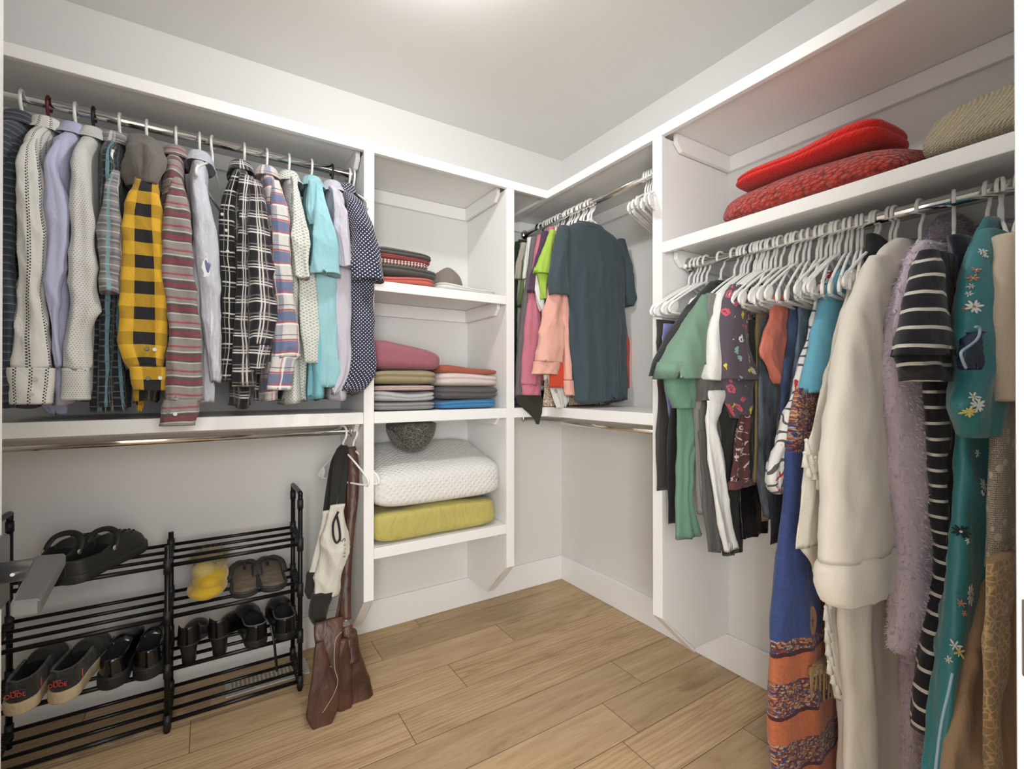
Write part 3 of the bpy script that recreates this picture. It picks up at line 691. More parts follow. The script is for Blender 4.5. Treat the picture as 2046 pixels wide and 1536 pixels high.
# ------------------------------------------------------------------ the corner rod (right wall, back bay)
def ysof(u, v=430): return at(u, v, 'x', -.28)[1]
F['tealtee'] = fab('dark_teal_jersey', '#3d4a50', st=.35)
F['salmon'] = fab('salmon_fleece', '#d8a394', st=.4); F['redorange'] = fab('red_orange_cotton', '#c84a35'); F['lime'] = fab('lime_jersey', '#9cbd4c')
F['pink'] = fab('pink_heather', '#bd7182', st=.4); F['plum'] = fab('plum_jersey', '#4d3950'); F['heather'] = fab('charcoal_heather', '#6b6767', st=.4); F['white'] = fab('white_cotton', '#dddcd8')
F['oat'] = fab('oatmeal_cotton', '#c3bcae'); F['olivegreen'] = fab('moss_green_jersey', '#67794c'); F['forest'] = fab('dark_forest_jersey', '#2f4238'); F['darkolive'] = fab('dark_olive_cotton', '#33332a')
def tweedb(N, c):
    vo = N.vor(N.obj(), 210); return N.ramp(vo[1] if False else N.noise(N.obj(), 190, 2)[0], [(.35, srgb('#7b5d46')), (.5, srgb('#b39a80')), (.62, srgb('#e6ddd0'))])
F['tweed'] = fab('brown_cream_tweed', '#a58a70', build=tweedb)
def floral_w(N, c):
    uv, u, v = N.uv(); vo = N.vor(uv, 22); k = N.math('LESS_THAN', vo[0], .22); return N.mix(N.math('MULTIPLY', k, .75), c, srgb('#8d8577'))
F['whitefloral'] = fab('white_grey_floral', '#d3d1cb', build=floral_w)
def sidetop(y, label, mt, parts, cat='shirt', name='pullover', hang=None, hc='white', hl=None, hyaw=0.0, xr=-.075, RZ_=None, hsx=.85, hsz=1.0, hgroup=None, group=None):
    """a garment whose hanger lies along x. parts: (part name, rows, half depth, offset in y, options)"""
    rz = RZ_ if RZ_ is not None else RZ
    if hl: hanger((-.28, y if hang is None else hang, rz), hl, math.pi + hyaw, hc, sx=hsx, sz=hsz, group=hgroup)
    t = thing(name, label, cat, (-.28, y, rz - .1), group or ('clothes on the corner rod' if rz > 1.8 else 'clothes on the long right wall rod'))
    for p in parts:
        pn, rows, d, dy = p[:4]; o = dict(p[4]) if len(p) > 4 else {}
        m_ = o.pop('mat', mt); lv = o.pop('lv', False)
        rr = wide(y + dy, rows, d) if lv else pr(y + dy, rows, d, None if len(rows[0]) > 2 else xr)
        tube(pn, rr, m_, t, **o)
    return t
y0 = -.574
t = sidetop(y0, 'dark teal short-sleeved t-shirt facing the room in the corner', F['tealtee'], [
    ('body', [(444, 1152, 1202), (450, 1136, 1224), (458, 1122, 1240), (475, 1117, 1248), (530, 1126, 1248), (590, 1133, 1248), (670, 1140, 1250), (748, 1146, 1252), (802, 1149, 1250)], [.018, .022, .025, .027, .03, .03, .03, .03, .032], 0, dict(lv=True, N=96, M=70, fold=.0085, nf=8, p=2.6, hem=.012)),
    ('sleeve', [(452, 1118, 1134), (480, 1110, 1132), (520, 1103, 1131), (556, 1096, 1132), (590, 1100, 1136)], [.02, .026, .03, .034, .034], -.012, dict(hollow=.03, nf=3)),
    ('sleeve', [(478, 1236, 1247), (520, 1243, 1258), (560, 1248, 1266), (595, 1252, 1268), (612, 1254, 1262)], [.015, .024, .028, .03, .03], 0, dict(hollow=.03, nf=3)),
    ('neckband', [(441, 1154, 1202), (450, 1150, 1210)], [.018, .021], 0, dict(lv=True, M=6, fold=.001, wr=.0005, hollow=.008))],
    name='t_shirt', hl='frontmost white hanger in the corner, inside the dark teal t-shirt', hyaw=.0)
spec = [
 (-.548, 'red-orange shirt showing behind both sides of the dark teal t-shirt', F['redorange'], [('body', [(452, 1113, 1200), (490, 1107, 1215), (560, 1104, 1230), (640, 1103, 1250), (720, 1100, 1268), (775, 1096, 1271)], .012, 0, dict(lv=True, N=60, nf=6))]),
 (-.520, 'salmon pink long-sleeved sweatshirt with a ribbed cuff', F['salmon'], [('body', [(455, 1115, 1205), (500, 1112, 1225), (600, 1115, 1236), (700, 1122, 1240), (770, 1128, 1236)], .012, 0, dict(lv=True, N=60, nf=6)),
    ('sleeve', [(520, 1104, 1120), (580, 1098, 1127), (650, 1080, 1124), (700, 1072, 1121), (724, 1068, 1118)], [.02, .026, .028, .028, .028], -.035, dict(nf=3, wr=.005)), ('cuff', [(723, 1066, 1119), (735, 1065, 1117), (749, 1063, 1113)], .028, -.035, dict(M=12, fold=.002, nf=8)),
    ('sleeve', [(580, 1123, 1133), (680, 1124, 1138), (760, 1129, 1143)], .016, -.045, dict(nf=2)), ('cuff', [(760, 1127, 1144), (790, 1130, 1146)], .018, -.045, dict(M=10, nf=4, fold=.002)),
    ('sleeve', [(560, 1244, 1262), (600, 1248, 1268), (640, 1251, 1254)], .016, .02, dict(nf=2))]),
 (-.492, 'lime green t-shirt in the corner, its sleeve sticking out', F['lime'], [('body', [(460, 1104, 1190), (500, 1100, 1210), (600, 1098, 1225), (730, 1100, 1225)], .012, 0, dict(lv=True)), ('sleeve', [(460, 1099, 1108), (500, 1085, 1103), (530, 1072, 1100), (548, 1066, 1098)], [.012, .022, .028, .03], -.015, dict(hollow=.03)), ('sleeve_lining', [(546, 1072, 1096), (575, 1078, 1092), (598, 1084, 1090)], .02, -.01, {})]),
 (-.462, 'white cotton top between the lime shirt and the pink hoodie', F['white'], [('body', [(470, 1100, 1190), (560, 1092, 1210), (760, 1086, 1215)], .012, 0, dict(lv=True)), ('sleeve', [(545, 1072, 1088), (580, 1067, 1086), (605, 1074, 1086), (622, 1082, 1086)], .015, -.01, {})]),
 (-.430, 'plum raglan-sleeved top with a pink yoke', F['plum'], [('body', [(462, 1092, 1185), (560, 1084, 1200), (720, 1080, 1205)], .012, 0, dict(lv=True)), ('sleeve', [(463, 1084, 1094), (500, 1075, 1089), (540, 1066, 1080), (585, 1056, 1070)], .018, -.012, {}), ('shoulder_panel', [(455, 1095, 1106), (480, 1090, 1102), (520, 1082, 1096)], .02, -.016, dict(mat=F['pink']))]),
 (-.392, 'rose pink heather hoodie with a long sleeve', F['pink'], [('body', [(478, 1085, 1180), (560, 1078, 1195), (760, 1074, 1200)], .016, 0, dict(lv=True)), ('sleeve', [(470, 1075, 1085), (520, 1066, 1078), (580, 1058, 1082), (650, 1050, 1081), (720, 1046, 1081), (770, 1043, 1081)], [.014, .02, .026, .028, .028, .028], -.02, dict(nf=3)), ('cuff', [(769, 1043, 1081), (789, 1044, 1080)], .028, -.02, dict(M=10, nf=6, fold=.002))]),
 (-.348, 'charcoal heather long-sleeved top', F['heather'], [('body', [(486, 1075, 1170), (560, 1068, 1180), (770, 1062, 1185)], .014, 0, dict(lv=True)), ('sleeve', [(476, 1062, 1080), (520, 1057, 1072), (580, 1048, 1062), (650, 1040, 1058), (740, 1032, 1048), (794, 1029, 1047)], [.014, .018, .022, .022, .022, .022], -.015, {})]),
 (-.300, 'off-white cotton top behind the charcoal heather top', F['white'], [('body', [(478, 1056, 1160), (520, 1050, 1170), (600, 1044, 1175), (780, 1040, 1175)], .014, 0, dict(lv=True)), ('sleeve', [(476, 1054, 1068), (520, 1049, 1060), (558, 1046, 1056)], .018, -.012, {})]),
 (-.262, 'moss green t-shirt deep in the corner row', F['olivegreen'], [('body', [(490, 1050, 1150), (560, 1042, 1160), (740, 1040, 1165)], .012, 0, dict(lv=True)), ('sleeve', [(520, 1044, 1054), (560, 1040, 1050), (612, 1034, 1044)], .016, -.01, {})]),
 (-.222, 'oatmeal cotton top beside the moss green t-shirt', F['oat'], [('body', [(488, 1042, 1140), (560, 1034, 1150), (760, 1030, 1155)], .012, 0, dict(lv=True)), ('sleeve', [(486, 1040, 1052), (520, 1033, 1046), (558, 1028, 1040)], .016, -.01, {})]),
 (-.160, 'dark forest green shirt at the back of the corner rod', F['forest'], [('body', [(478, 1036, 1130), (560, 1022, 1140), (800, 1015, 1145)], .016, 0, dict(lv=True)), ('sleeve', [(484, 1030, 1044), (530, 1022, 1036), (640, 1014, 1030)], .02, -.012, {})]),
]
cols = ['white'] * 10 + ['black']
for (y, lab, m_, parts), c_ in zip(spec, cols):
    sidetop(y, lab, m_, parts, hl='%s hanger inside the %s' % (c_, lab.split(' showing')[0].split(' behind')[0].split(' between')[0].split(' at the')[0].split(' in the')[0].split(' deep')[0].split(' beside')[0]), hc=c_, hyaw=random.Random(int(-y * 1000)).uniform(-.05, .05), hsx=.78)
sidetop(-.40, 'brown and cream tweed skirt hem showing under the teal t-shirt', F['tweed'], [('body', [(700, 1092, 1232), (760, 1086, 1234), (812, 1082, 1236)], .012, -.01, dict(lv=True, nf=7, N=64))], 'skirt', 'hanging_skirt')
sidetop(-.505, 'white floral blouse tail hanging to the shelf', F['whitefloral'], [('body', [(730, 1093, 1134), (775, 1098, 1136), (800, 1106, 1138), (815, 1112, 1130)], .012, 0, dict(nf=4))], 'blouse', 'hanging_blouse')
t = thing('hanging_scarf', 'dark olive scarf point drooping over the corner shelf edge', 'scarf', (-.45, -.42, 1.05))
tube('cloth', pr(-.418, [(790, 1029, 1082), (806, 1034, 1086), (822, 1052, 1083), (836, 1066, 1079), (847, 1073, 1077)], .008), F['darkolive'], t, fold=.003, nf=3, hollow=.004)
# bare hangers in the corner
k = 0
for u in (1082, 1090, 1096, 1104, 1115, 1135, 1147, 1160):
    hanger((-.28, ysof(u) - .004, RZ), 'white plastic hanger, hook only in sight, in the tight row of the corner rod', math.pi + random.Random(u).uniform(-.06, .06), 'white', 'hangers crowded on the corner rod', sx=.72)
hanger((-.28, -.556, RZ), 'white hanger whose arms show at the neck of the dark teal t-shirt', math.pi - .12, 'white', sx=.5, sz=.8)
for i in range(9):
    hanger((-.28, -.90 - i * .0135, RZ), 'empty white hanger in the bundle pushed against the right panel', math.pi + .42 + .03 * math.sin(i * 2.1), 'white', 'bundle of empty hangers by the right panel', sx=1.0, tilt=.04 * math.sin(i * 1.7))

# ------------------------------------------------------------------ the long rod on the right wall
F['darkpant'] = fab('dark_brown_grey_twill', '#45413d'); F['peri'] = fab('periwinkle_cotton', '#8a8dc4'); F['blacktee'] = fab('washed_black_cotton', '#2e2f31'); F['green'] = fab('sage_green_poplin', '#6d8b78', st=.3); F['greend'] = fab('sage_green_poplin_body', '#5f8470', st=.5)
F['greywoven'] = fab('grey_slub_linen', '#85827f', var=.25, build=lambda N, c: N.mix(N.math('MULTIPLY', N.noise(N.scale(N.obj(), 60, 60, 500), 1, 2)[0], .6), c, srgb('#5a5855')))
F['darkgrey'] = fab('dark_grey_jersey', '#5b5957'); F['brightwhite'] = fab('bright_white_cotton', '#e4e3e0'); F['blackolive'] = fab('black_olive_twill', '#2b2b28')
def tropical(N, c):
    uv, u, v = N.uv(); nz = N.noise(uv, 55, 2)[1]; vo = N.vor(N.mix(.035, uv, nz), 30); d = vo[0]; rnd = N.new('ShaderNodeSeparateColor'); N.l.new(vo[1], rnd.inputs[0])
    hue = N.ramp(rnd.outputs[0], [(0, srgb('#d9c93f')), (.3, srgb('#e6e3dc')), (.5, srgb('#cf5a6a')), (.68, srgb('#d9c93f')), (.85, srgb('#8fb7b4'))], 'CONSTANT')
    n, _ = N.noise(uv, 160, 2); ring = N.math('MULTIPLY', N.math('LESS_THAN', d, .36), N.math('GREATER_THAN', N.math('ADD', d, N.math('MULTIPLY', N.math('SUBTRACT', n, .5), .9)), .12))
    return N.mix(N.math('MULTIPLY', ring, N.math('GREATER_THAN', rnd.outputs[1], .25)), c, hue)
F['tropical'] = fab('dark_mauve_tropical_print', '#59505a', build=tropical)
def bandana(N, c):
    uv, u, v = N.uv(); vo = N.vor(uv, 30, 'DISTANCE_TO_EDGE'); vr = N.vor(uv, 38); a = N.math('LESS_THAN', vo[0], .045); r_ = N.math('MULTIPLY', N.math('LESS_THAN', vr[0], .3), N.math('GREATER_THAN', vr[0], .2))
    n, _ = N.noise(uv, 60, 2); m = N.math('MULTIPLY', N.math('MAXIMUM', N.math('MULTIPLY', a, N.math('GREATER_THAN', n, .5)), r_), .8); return N.mix(m, c, srgb('#d9cbc8'))
F['bandana'] = fab('maroon_bandana_print', '#5f3a3a', build=bandana); F['maroon'] = fab('plain_maroon_cotton', '#6b4341'); F['khaki'] = fab('khaki_twill', '#83714f'); F['tan'] = fab('tan_twill', '#94805c')
def denim(c1, c2):
    return lambda N, c: N.mix(N.ramp(N.noise(N.scale(N.obj(), 1, 1, .3), 30, 4)[0], [(.35, (0, 0, 0)), (.65, (1, 1, 1))]), srgb(c1), srgb(c2))
F['greyjean'] = fab('grey_washed_denim', '#4c545c', build=denim('#373e47', '#6f7880'), st=.6); F['bluejean'] = fab('mid_blue_denim', '#3f4f70', build=denim('#343f5c', '#566a8f'), st=.6); F['lightjean'] = fab('light_blue_denim', '#66788c', build=denim('#55677c', '#8193a5'), st=.6); F['darkjean'] = fab('dark_indigo_denim', '#2b313d', st=.6)
F['coral'] = fab('coral_heather', '#db7f6c', st=.4); F['turq'] = fab('turquoise_jersey', '#69a8be', st=.3)
def paisley_w(N, c):
    uv, u, v = N.uv(); w = N.wave(uv, 9, 14, 2, 'RINGS'); a = N.math('GREATER_THAN', w, .86); n, _ = N.noise(uv, 15, 3); red = N.math('GREATER_THAN', n, .6); vo = N.vor(uv, 60)
    col = N.mix(N.math('MULTIPLY', a, .9), c, srgb('#2b2b33')); col = N.mix(N.math('MULTIPLY', red, N.math('LESS_THAN', vo[0], .45)), col, srgb('#b5322f')); return col
F['paisleyw'] = fab('white_red_paisley_scarf', '#dcd9d6', build=paisley_w)
def paisley_o(N, u, v, uv):
    w = N.wave(uv, 16, 9, 3, 'RINGS'); n, _ = N.noise(uv, 70, 3); vo = N.vor(uv, 55); r = N.new('ShaderNodeSeparateColor'); N.l.new(vo[1], r.inputs[0])
    col = N.ramp(r.outputs[0], [(0, srgb('#b1694a')), (.3, srgb('#5b3136')), (.5, srgb('#c08a60')), (.7, srgb('#44507f')), (.85, srgb('#a9a08f'))], 'CONSTANT')
    return N.mix(N.math('MULTIPLY', N.math('GREATER_THAN', w, .7), .8), col, srgb('#4a2b2e'))
def shawl(N, c):
    # woven stole: blue field, paisley borders along its edges, banded orange end
    o = N.obj(); X, Y, Z = N.xyz(o); uv, u, v = N.uv(); n1, _ = N.noise(o, 14, 3); n1 = N.math('SUBTRACT', n1, .5)
    x = N.math('ADD', X, N.math('MULTIPLY', n1, .05)); z = N.math('ADD', Z, N.math('MULTIPLY', n1, .03))
    cb = N.new('ShaderNodeCombineXYZ'); N.put(cb.inputs[0], X); N.put(cb.inputs[1], Z); q = cb.outputs[0]
    w = N.wave(q, 40, 14, 3, 'RINGS'); vo = N.vor(q, 170); r = N.new('ShaderNodeSeparateColor'); N.l.new(vo[1], r.inputs[0])
    pat = N.ramp(r.outputs[0], [(0, srgb('#b5714f')), (.22, srgb('#6d3a3a')), (.42, srgb('#c79a72')), (.6, srgb('#3d4a80')), (.78, srgb('#8d5a4c')), (.9, srgb('#a9a99c'))], 'CONSTANT')
    pat = N.mix(N.math('MULTIPLY', N.math('GREATER_THAN', w, .62), .75), pat, srgb('#4b3038'))
    blue = N.mix(N.noise(q, 90, 2)[0], srgb('#2d3c6e'), srgb('#455688'))
    edge = N.math('GREATER_THAN', x, N.math('MULTIPLY_ADD', Z, -.02, -.425))
    top = N.math('GREATER_THAN', z, .985)
    col = N.mix(N.math('MAXIMUM', edge, top), blue, pat)
    vp = N.vor(N.scale(q, 1, .62), 9.5, 'F1', .6); drops = N.math('MULTIPLY', N.math('LESS_THAN', vp[0], .30), N.math('LESS_THAN', z, .80)); ring = N.math('GREATER_THAN', vp[0], .22)
    col = N.mix(drops, col, N.mix(ring, pat, srgb('#c98f66')))
    org = N.mix(N.noise(q, 120, 2)[0], srgb('#a9573a'), srgb('#c87a52'))
    bands = N.mix(N.stripe(z, .155, .02, .082), org, pat); bands = N.mix(N.stripe(z, .155, .012, .010), bands, srgb('#4a2732'))
    return N.mix(N.math('LESS_THAN', z, .515), col, bands)
F['shawl'] = fab('blue_orange_paisley_shawl', '#33457f', build=shawl, st=.5)
F['gauze'] = fab('cream_gauze', '#ddd8cb', st=.5, alpha=None); F['fleece'] = fab('cream_plush_fleece', '#e4ddd0', var=.06, st=.25, sheen=.5)
F['lilacfur'] = fab('lilac_plush', '#cfbecd', var=.12, st=.5, sheen=.6); F['lilacpile'] = fab('lilac_pile_fibre', '#d6c7d5', var=.1, st=.1, sheen=.6); F['lilacrobe'] = fab('mauve_plush_shadow', '#b3a3b2', var=.12, st=.4, sheen=.5)
F['stripe'] = fab('navy_cream_breton', '#26262c', build=plaid(('v', .034, .01, .0064, '#d9d5ca', 1)), st=.3)
F['blackfur'] = fab('black_boucle', '#17171a', var=.4, st=.8); F['navyvelvet'] = fab('navy_velvet', '#2e3142', sheen=.4)
F['satin'] = mat('teal_embroidered_satin', '#2a7d85', .36, bump=cloth_bump(.35), sheen=.2, spec=.6)
F['satintrim'] = mat('pale_blue_satin_piping', '#9fb8cc', .4); F['satinlining'] = mat('deep_blue_satin_lining', '#1b2a44', .35)
def lacea(N):
    uv, u, v = N.uv(); vo = N.vor(N.scale(uv, 1, .8), 300, 'DISTANCE_TO_EDGE', .4); d = N.math('LESS_THAN', vo[0], .14); w = N.vor(uv, 38); f = N.math('LESS_THAN', w[0], .30); return N.math('MAXIMUM', N.math('MULTIPLY', N.math('MAXIMUM', d, f), 1), .25)
F['lace'] = fab('ecru_lace', '#b9ad9b', st=.3, alpha=lacea); F['ecru'] = fab('ecru_satin', '#cbbba8', st=.3)
def goldemb(N, c):
    uv, u, v = N.uv(); vo = N.vor(uv, 70, 'DISTANCE_TO_EDGE'); vf = N.vor(uv, 42); k = N.math('MAXIMUM', N.math('LESS_THAN', vo[0], .07), N.math('LESS_THAN', vf[0], .2)); return N.mix(N.math('MULTIPLY', k, .7), c, srgb('#cdb08a'))
F['gold'] = fab('tan_gold_embroidered_panel', '#9b7f5a', build=goldemb); F['tulle'] = fab('tan_tulle', '#a08469', st=.6)
F['ecrubody'] = fab('ecru_slip', '#8f8375')

def R(hu, label, mt, parts, cat='top', name='pullover', hl=None, y=None, xr=-.075, hyaw=0.0, **k):
    yy = ysof(hu) if y is None else y
    return sidetop(yy, label, mt, parts, cat, name, None, k.pop('hc', 'white'), hl, hyaw, xr, SZ, k.pop('hsx', .85), **k)
R(1372, 'dark brown-grey trousers at the far end of the long rod', F['darkpant'], [('leg', [(640, 1311, 1350), (800, 1314, 1352), (978, 1313, 1350)], .008, 0, dict(nf=3))], 'trousers', 'hanging_trousers')
R(1382, 'periwinkle shirt with its front edge showing beside the dark trousers', F['peri'], [('body', [(648, 1326, 1360), (680, 1322, 1360), (760, 1325, 1360), (830, 1334, 1362), (898, 1342, 1362)], .01, 0, dict(nf=4))], 'shirt')
R(1400, 'washed black trousers hanging left of the sage green shirt', F['blacktee'], [('leg', [(770, 1352, 1390), (840, 1338, 1390), (920, 1334, 1388), (1042, 1333, 1370)], .01, 0, dict(nf=3))], 'trousers', 'hanging_trousers')
R(1440, 'washed black short-sleeved t-shirt behind the sage green shirt', F['blacktee'], [('body', [(566, 1430, 1500), (600, 1395, 1520), (700, 1372, 1520), (860, 1362, 1520)], .01, 0, {}), ('sleeve', [(564, 1420, 1444), (600, 1386, 1420), (660, 1345, 1385), (720, 1318, 1356), (752, 1310, 1340)], [.012, .03, .04, .045, .045], -.005, dict(nf=2))], 't-shirt', 't_shirt', 'white hanger inside the washed black t-shirt')
R(1467, 'sage green short-sleeved shirt with a flaring sleeve', F['greend'], [('body', [(590, 1412, 1470), (680, 1375, 1500), (780, 1352, 1500), (900, 1357, 1384), (1000, 1355, 1382), (1072, 1354, 1405)], .014, .0, dict(nf=5)),
    ('sleeve', [(590, 1404, 1424), (620, 1388, 1412), (660, 1362, 1402), (700, 1340, 1399), (735, 1323, 1394), (757, 1314, 1391)], [.012, .028, .04, .05, .055, .058], -.02, dict(mat=F['green'], nf=2, hollow=.05, fold=.004)),
    ('sleeve_lining', [(755, 1330, 1388), (790, 1338, 1386), (815, 1350, 1380)], .03, -.01, dict(nf=2))], 'shirt', 'hanging_shirt', 'white hanger inside the sage green shirt')
R(1480, 'grey slub linen shirt with a zipped hem', F['greywoven'], [('body', [(600, 1425, 1500), (700, 1402, 1510), (800, 1386, 1410), (900, 1388, 1409), (960, 1390, 1413), (1025, 1396, 1422)], .014, 0, dict(nf=5)), ('sleeve', [(588, 1415, 1432), (620, 1406, 1440), (660, 1398, 1438), (700, 1388, 1424), (728, 1382, 1408)], [.012, .025, .03, .035, .035], -.015, dict(nf=2))], 'shirt', 'hanging_shirt', 'white hanger inside the grey slub linen shirt')
R(1486, 'dark grey jersey t-shirt under the white one', F['darkgrey'], [('body', [(700, 1410, 1500), (820, 1396, 1500), (930, 1404, 1430), (1100, 1424, 1440)], .012, 0, dict(nf=4)), ('sleeve', [(735, 1398, 1430), (770, 1394, 1434), (800, 1392, 1420)], .03, -.012, {})], 't-shirt', 't_shirt', 'white hanger inside the dark grey jersey t-shirt')
R(1494, 'bright white t-shirt beside the tropical print shirt', F['brightwhite'], [('body', [(585, 1442, 1500), (700, 1420, 1500), (790, 1414, 1490)], .012, 0, dict(nf=4)), ('sleeve', [(584, 1436, 1452), (620, 1426, 1447), (660, 1416, 1442), (710, 1408, 1440), (748, 1401, 1435), (760, 1404, 1433)], [.012, .022, .028, .032, .034, .034], -.012, dict(nf=2))], 't-shirt', 't_shirt', 'white hanger inside the bright white t-shirt')
R(1503, 'bright white trousers whose hem hangs lowest at left', F['brightwhite'], [('leg', [(780, 1412, 1450), (850, 1410, 1432), (930, 1419, 1446), (1000, 1427, 1453), (1060, 1438, 1466), (1098, 1446, 1474)], .012, -.004, dict(nf=3))], 'trousers', 'hanging_trousers', 'dark green hanger holding the bright white trousers', hc='green')
R(1490, 'dark grey-olive trousers left of the bright white trousers', F['darkgrey'], [('leg', [(860, 1396, 1425), (1000, 1406, 1436), (1098, 1414, 1440)], .008, 0, dict(nf=2))], 'trousers', 'hanging_trousers')
R(1492, 'black olive trousers behind the tropical print shirt', F['blackolive'], [('leg', [(800, 1430, 1485), (950, 1450, 1488), (1106, 1446, 1480)], .012, 0, dict(nf=4))], 'trousers', 'hanging_trousers')
R(1506, 'dark mauve shirt printed with yellow, red and white tropical motifs', F['tropical'], [('body', [(590, 1448, 1490), (680, 1440, 1500), (760, 1440, 1508), (800, 1444, 1500), (834, 1462, 1492)], .02, 0, dict(nf=4)), ('sleeve', [(570, 1462, 1486), (600, 1446, 1484), (650, 1437, 1482), (700, 1435, 1490), (740, 1434, 1500), (758, 1436, 1510)], [.014, .03, .036, .04, .044, .046], -.012, dict(nf=3)), ('sleeve_lining', [(755, 1440, 1505), (790, 1448, 1498), (828, 1470, 1490)], .03, -.008, dict(nf=2))], 'shirt', 'hanging_shirt', 'white hanger inside the tropical print shirt')
R(1514, 'maroon bandana print skirt hanging under the tropical shirt', F['bandana'], [('skirt', [(600, 1478, 1500), (700, 1488, 1502), (800, 1482, 1500), (880, 1470, 1502), (960, 1458, 1509)], .012, -.002, dict(nf=5, hem=.006)), ('hem_band', [(958, 1457, 1509), (973, 1455, 1511)], .014, -.002, dict(mat=F['maroon'], M=8, nf=5))], 'skirt', 'hanging_skirt', 'white hanger holding the maroon bandana print skirt')
R(1511, 'glossy black satin trousers seen below the maroon skirt', mat('black_satin', '#141416', .28, bump=cloth_bump(.8)), [('leg', [(900, 1476, 1520), (1000, 1478, 1540), (1068, 1482, 1535)], .012, .004, dict(nf=5))], 'trousers', 'hanging_trousers')
R(1519, 'black cotton trousers between the maroon skirt and the khaki ones', F['blackolive'], [('leg', [(640, 1494, 1520), (800, 1496, 1520), (960, 1500, 1520)], .006, 0, dict(nf=3))], 'trousers', 'hanging_trousers', 'white hanger holding black cotton trousers')
R(1527, 'khaki twill trousers between black cotton and grey denim', F['khaki'], [('leg', [(628, 1511, 1535), (800, 1511, 1532), (962, 1508, 1530)], .008, 0, dict(nf=3)), ('leg', [(640, 1516, 1536), (900, 1520, 1540), (1040, 1521, 1543)], .006, -.004, dict(nf=3, mat=F['tan']))], 'trousers', 'hanging_trousers', 'white hanger holding the khaki twill trousers')
R(1540, 'grey washed jeans with a visible side pocket', F['greyjean'], [('leg', [(640, 1520, 1555), (720, 1516, 1552), (850, 1513, 1550), (950, 1516, 1540), (1030, 1526, 1547)], .01, 0, dict(nf=5))], 'jeans', 'hanging_jeans', 'white hanger holding the grey washed jeans')
R(1560, 'coral heather top hanging in a pointed fold', F['coral'], [('body', [(592, 1546, 1576), (630, 1540, 1574), (680, 1524, 1572), (708, 1517, 1568), (735, 1532, 1562), (768, 1554, 1560)], .014, 0, dict(nf=4, hollow=.01))], 'top', 'pullover', 'white hanger inside the coral heather top')
R(1577, 'mid blue jeans right of the coral top', F['bluejean'], [('leg', [(612, 1580, 1605), (680, 1572, 1600), (760, 1560, 1592), (880, 1553, 1580), (980, 1548, 1575)], .01, 0, dict(nf=4))], 'jeans', 'hanging_jeans', 'white hanger holding the mid blue jeans')
R(1569, 'dark indigo jeans showing only a turned-up hem', F['darkjean'], [('leg', [(900, 1545, 1580), (1000, 1542, 1575), (1084, 1538, 1566)], .008, 0, dict(nf=3))], 'jeans', 'hanging_jeans')
R(1592, 'light blue jeans left of the white paisley scarf', F['lightjean'], [('leg', [(605, 1598, 1625), (700, 1594, 1622), (800, 1580, 1600)], .01, 0, dict(nf=4))], 'jeans', 'hanging_jeans', 'white hanger holding the light blue jeans')
R(1650, 'white scarf with a red and black paisley print', F['paisleyw'], [('cloth', [(545, 1655, 1690), (575, 1637, 1662), (620, 1627, 1644), (680, 1612, 1630), (760, 1588, 1612), (820, 1570, 1598), (880, 1553, 1584), (930, 1536, 1566), (965, 1533, 1556), (985, 1546, 1560)], [.012, .012, .012, .014, .016, .02, .022, .022, .022, .02], 0, dict(nf=3, M=60))], 'scarf', 'hanging_scarf', 'white hanger holding the white paisley scarf')
R(1668, 'blue shawl with orange paisley borders, reaching almost to the floor', F['shawl'], [('cloth', [(775, 1592, 1640), (850, 1578, 1632), (950, 1570, 1622), (1050, 1562, 1616), (1150, 1553, 1640), (1230, 1544, 1662), (1330, 1541, 1682), (1430, 1543, 1690), (1500, 1552, 1692), (1560, 1570, 1690)], [.014, .018, .02, .022, .03, .034, .036, .036, .034, .03], 0, dict(nf=4, N=72, M=80, fold=.010, hem=.01))], 'shawl', 'hanging_shawl', 'white hanger holding the blue paisley shawl')
R(1676, 'turquoise elbow-sleeved jersey top', F['turq'], [('body', [(540, 1690, 1740), (640, 1662, 1760), (790, 1640, 1760), (880, 1628, 1760)], .014, .012, {}), ('sleeve', [(532, 1686, 1700), (560, 1666, 1697), (600, 1645, 1690), (650, 1631, 1680), (700, 1621, 1666), (750, 1611, 1651), (784, 1604, 1641)], [.012, .022, .026, .028, .028, .028, .028], 0, dict(nf=2, fold=.004)), ('hem', [(780, 1622, 1634), (797, 1624, 1633)], .016, .01, dict(M=10))], 'top', 'pullover', 'white hanger inside the turquoise jersey top')
# cream gauze top with tassels
yg = ysof(1745)
t = R(1745, 'cream gauze wrap edged with little white tassels', F['gauze'], [('cloth', [(545, 1706, 1750), (600, 1690, 1745), (680, 1668, 1735), (760, 1647, 1725), (830, 1628, 1700), (880, 1617, 1690), (960, 1606, 1680), (1040, 1594, 1675), (1082, 1588, 1672)], .016, .008, dict(nf=5, N=60, M=60)), ('cloth_fold', [(1070, 1592, 1670), (1110, 1618, 1672), (1180, 1650, 1680), (1300, 1658, 1684), (1390, 1668, 1690)], .012, .01, dict(nf=3))], 'wrap', 'hanging_wrap', 'white hanger holding the cream gauze wrap')
rs = random.Random(5)
def tassel(p, l=.03):
    V, F_ = merge([ell_data((p[0], p[1], p[2]), (.0045, .0045, .005), 8, 6), sweep_data([(p[0], p[1], p[2]), (p[0] + rs.uniform(-.004, .004), p[1] - .002, p[2] - l)], [.003, .008], 7)])
    link('tassel', newmesh('tassel', V, F_), F['gauze'], t)
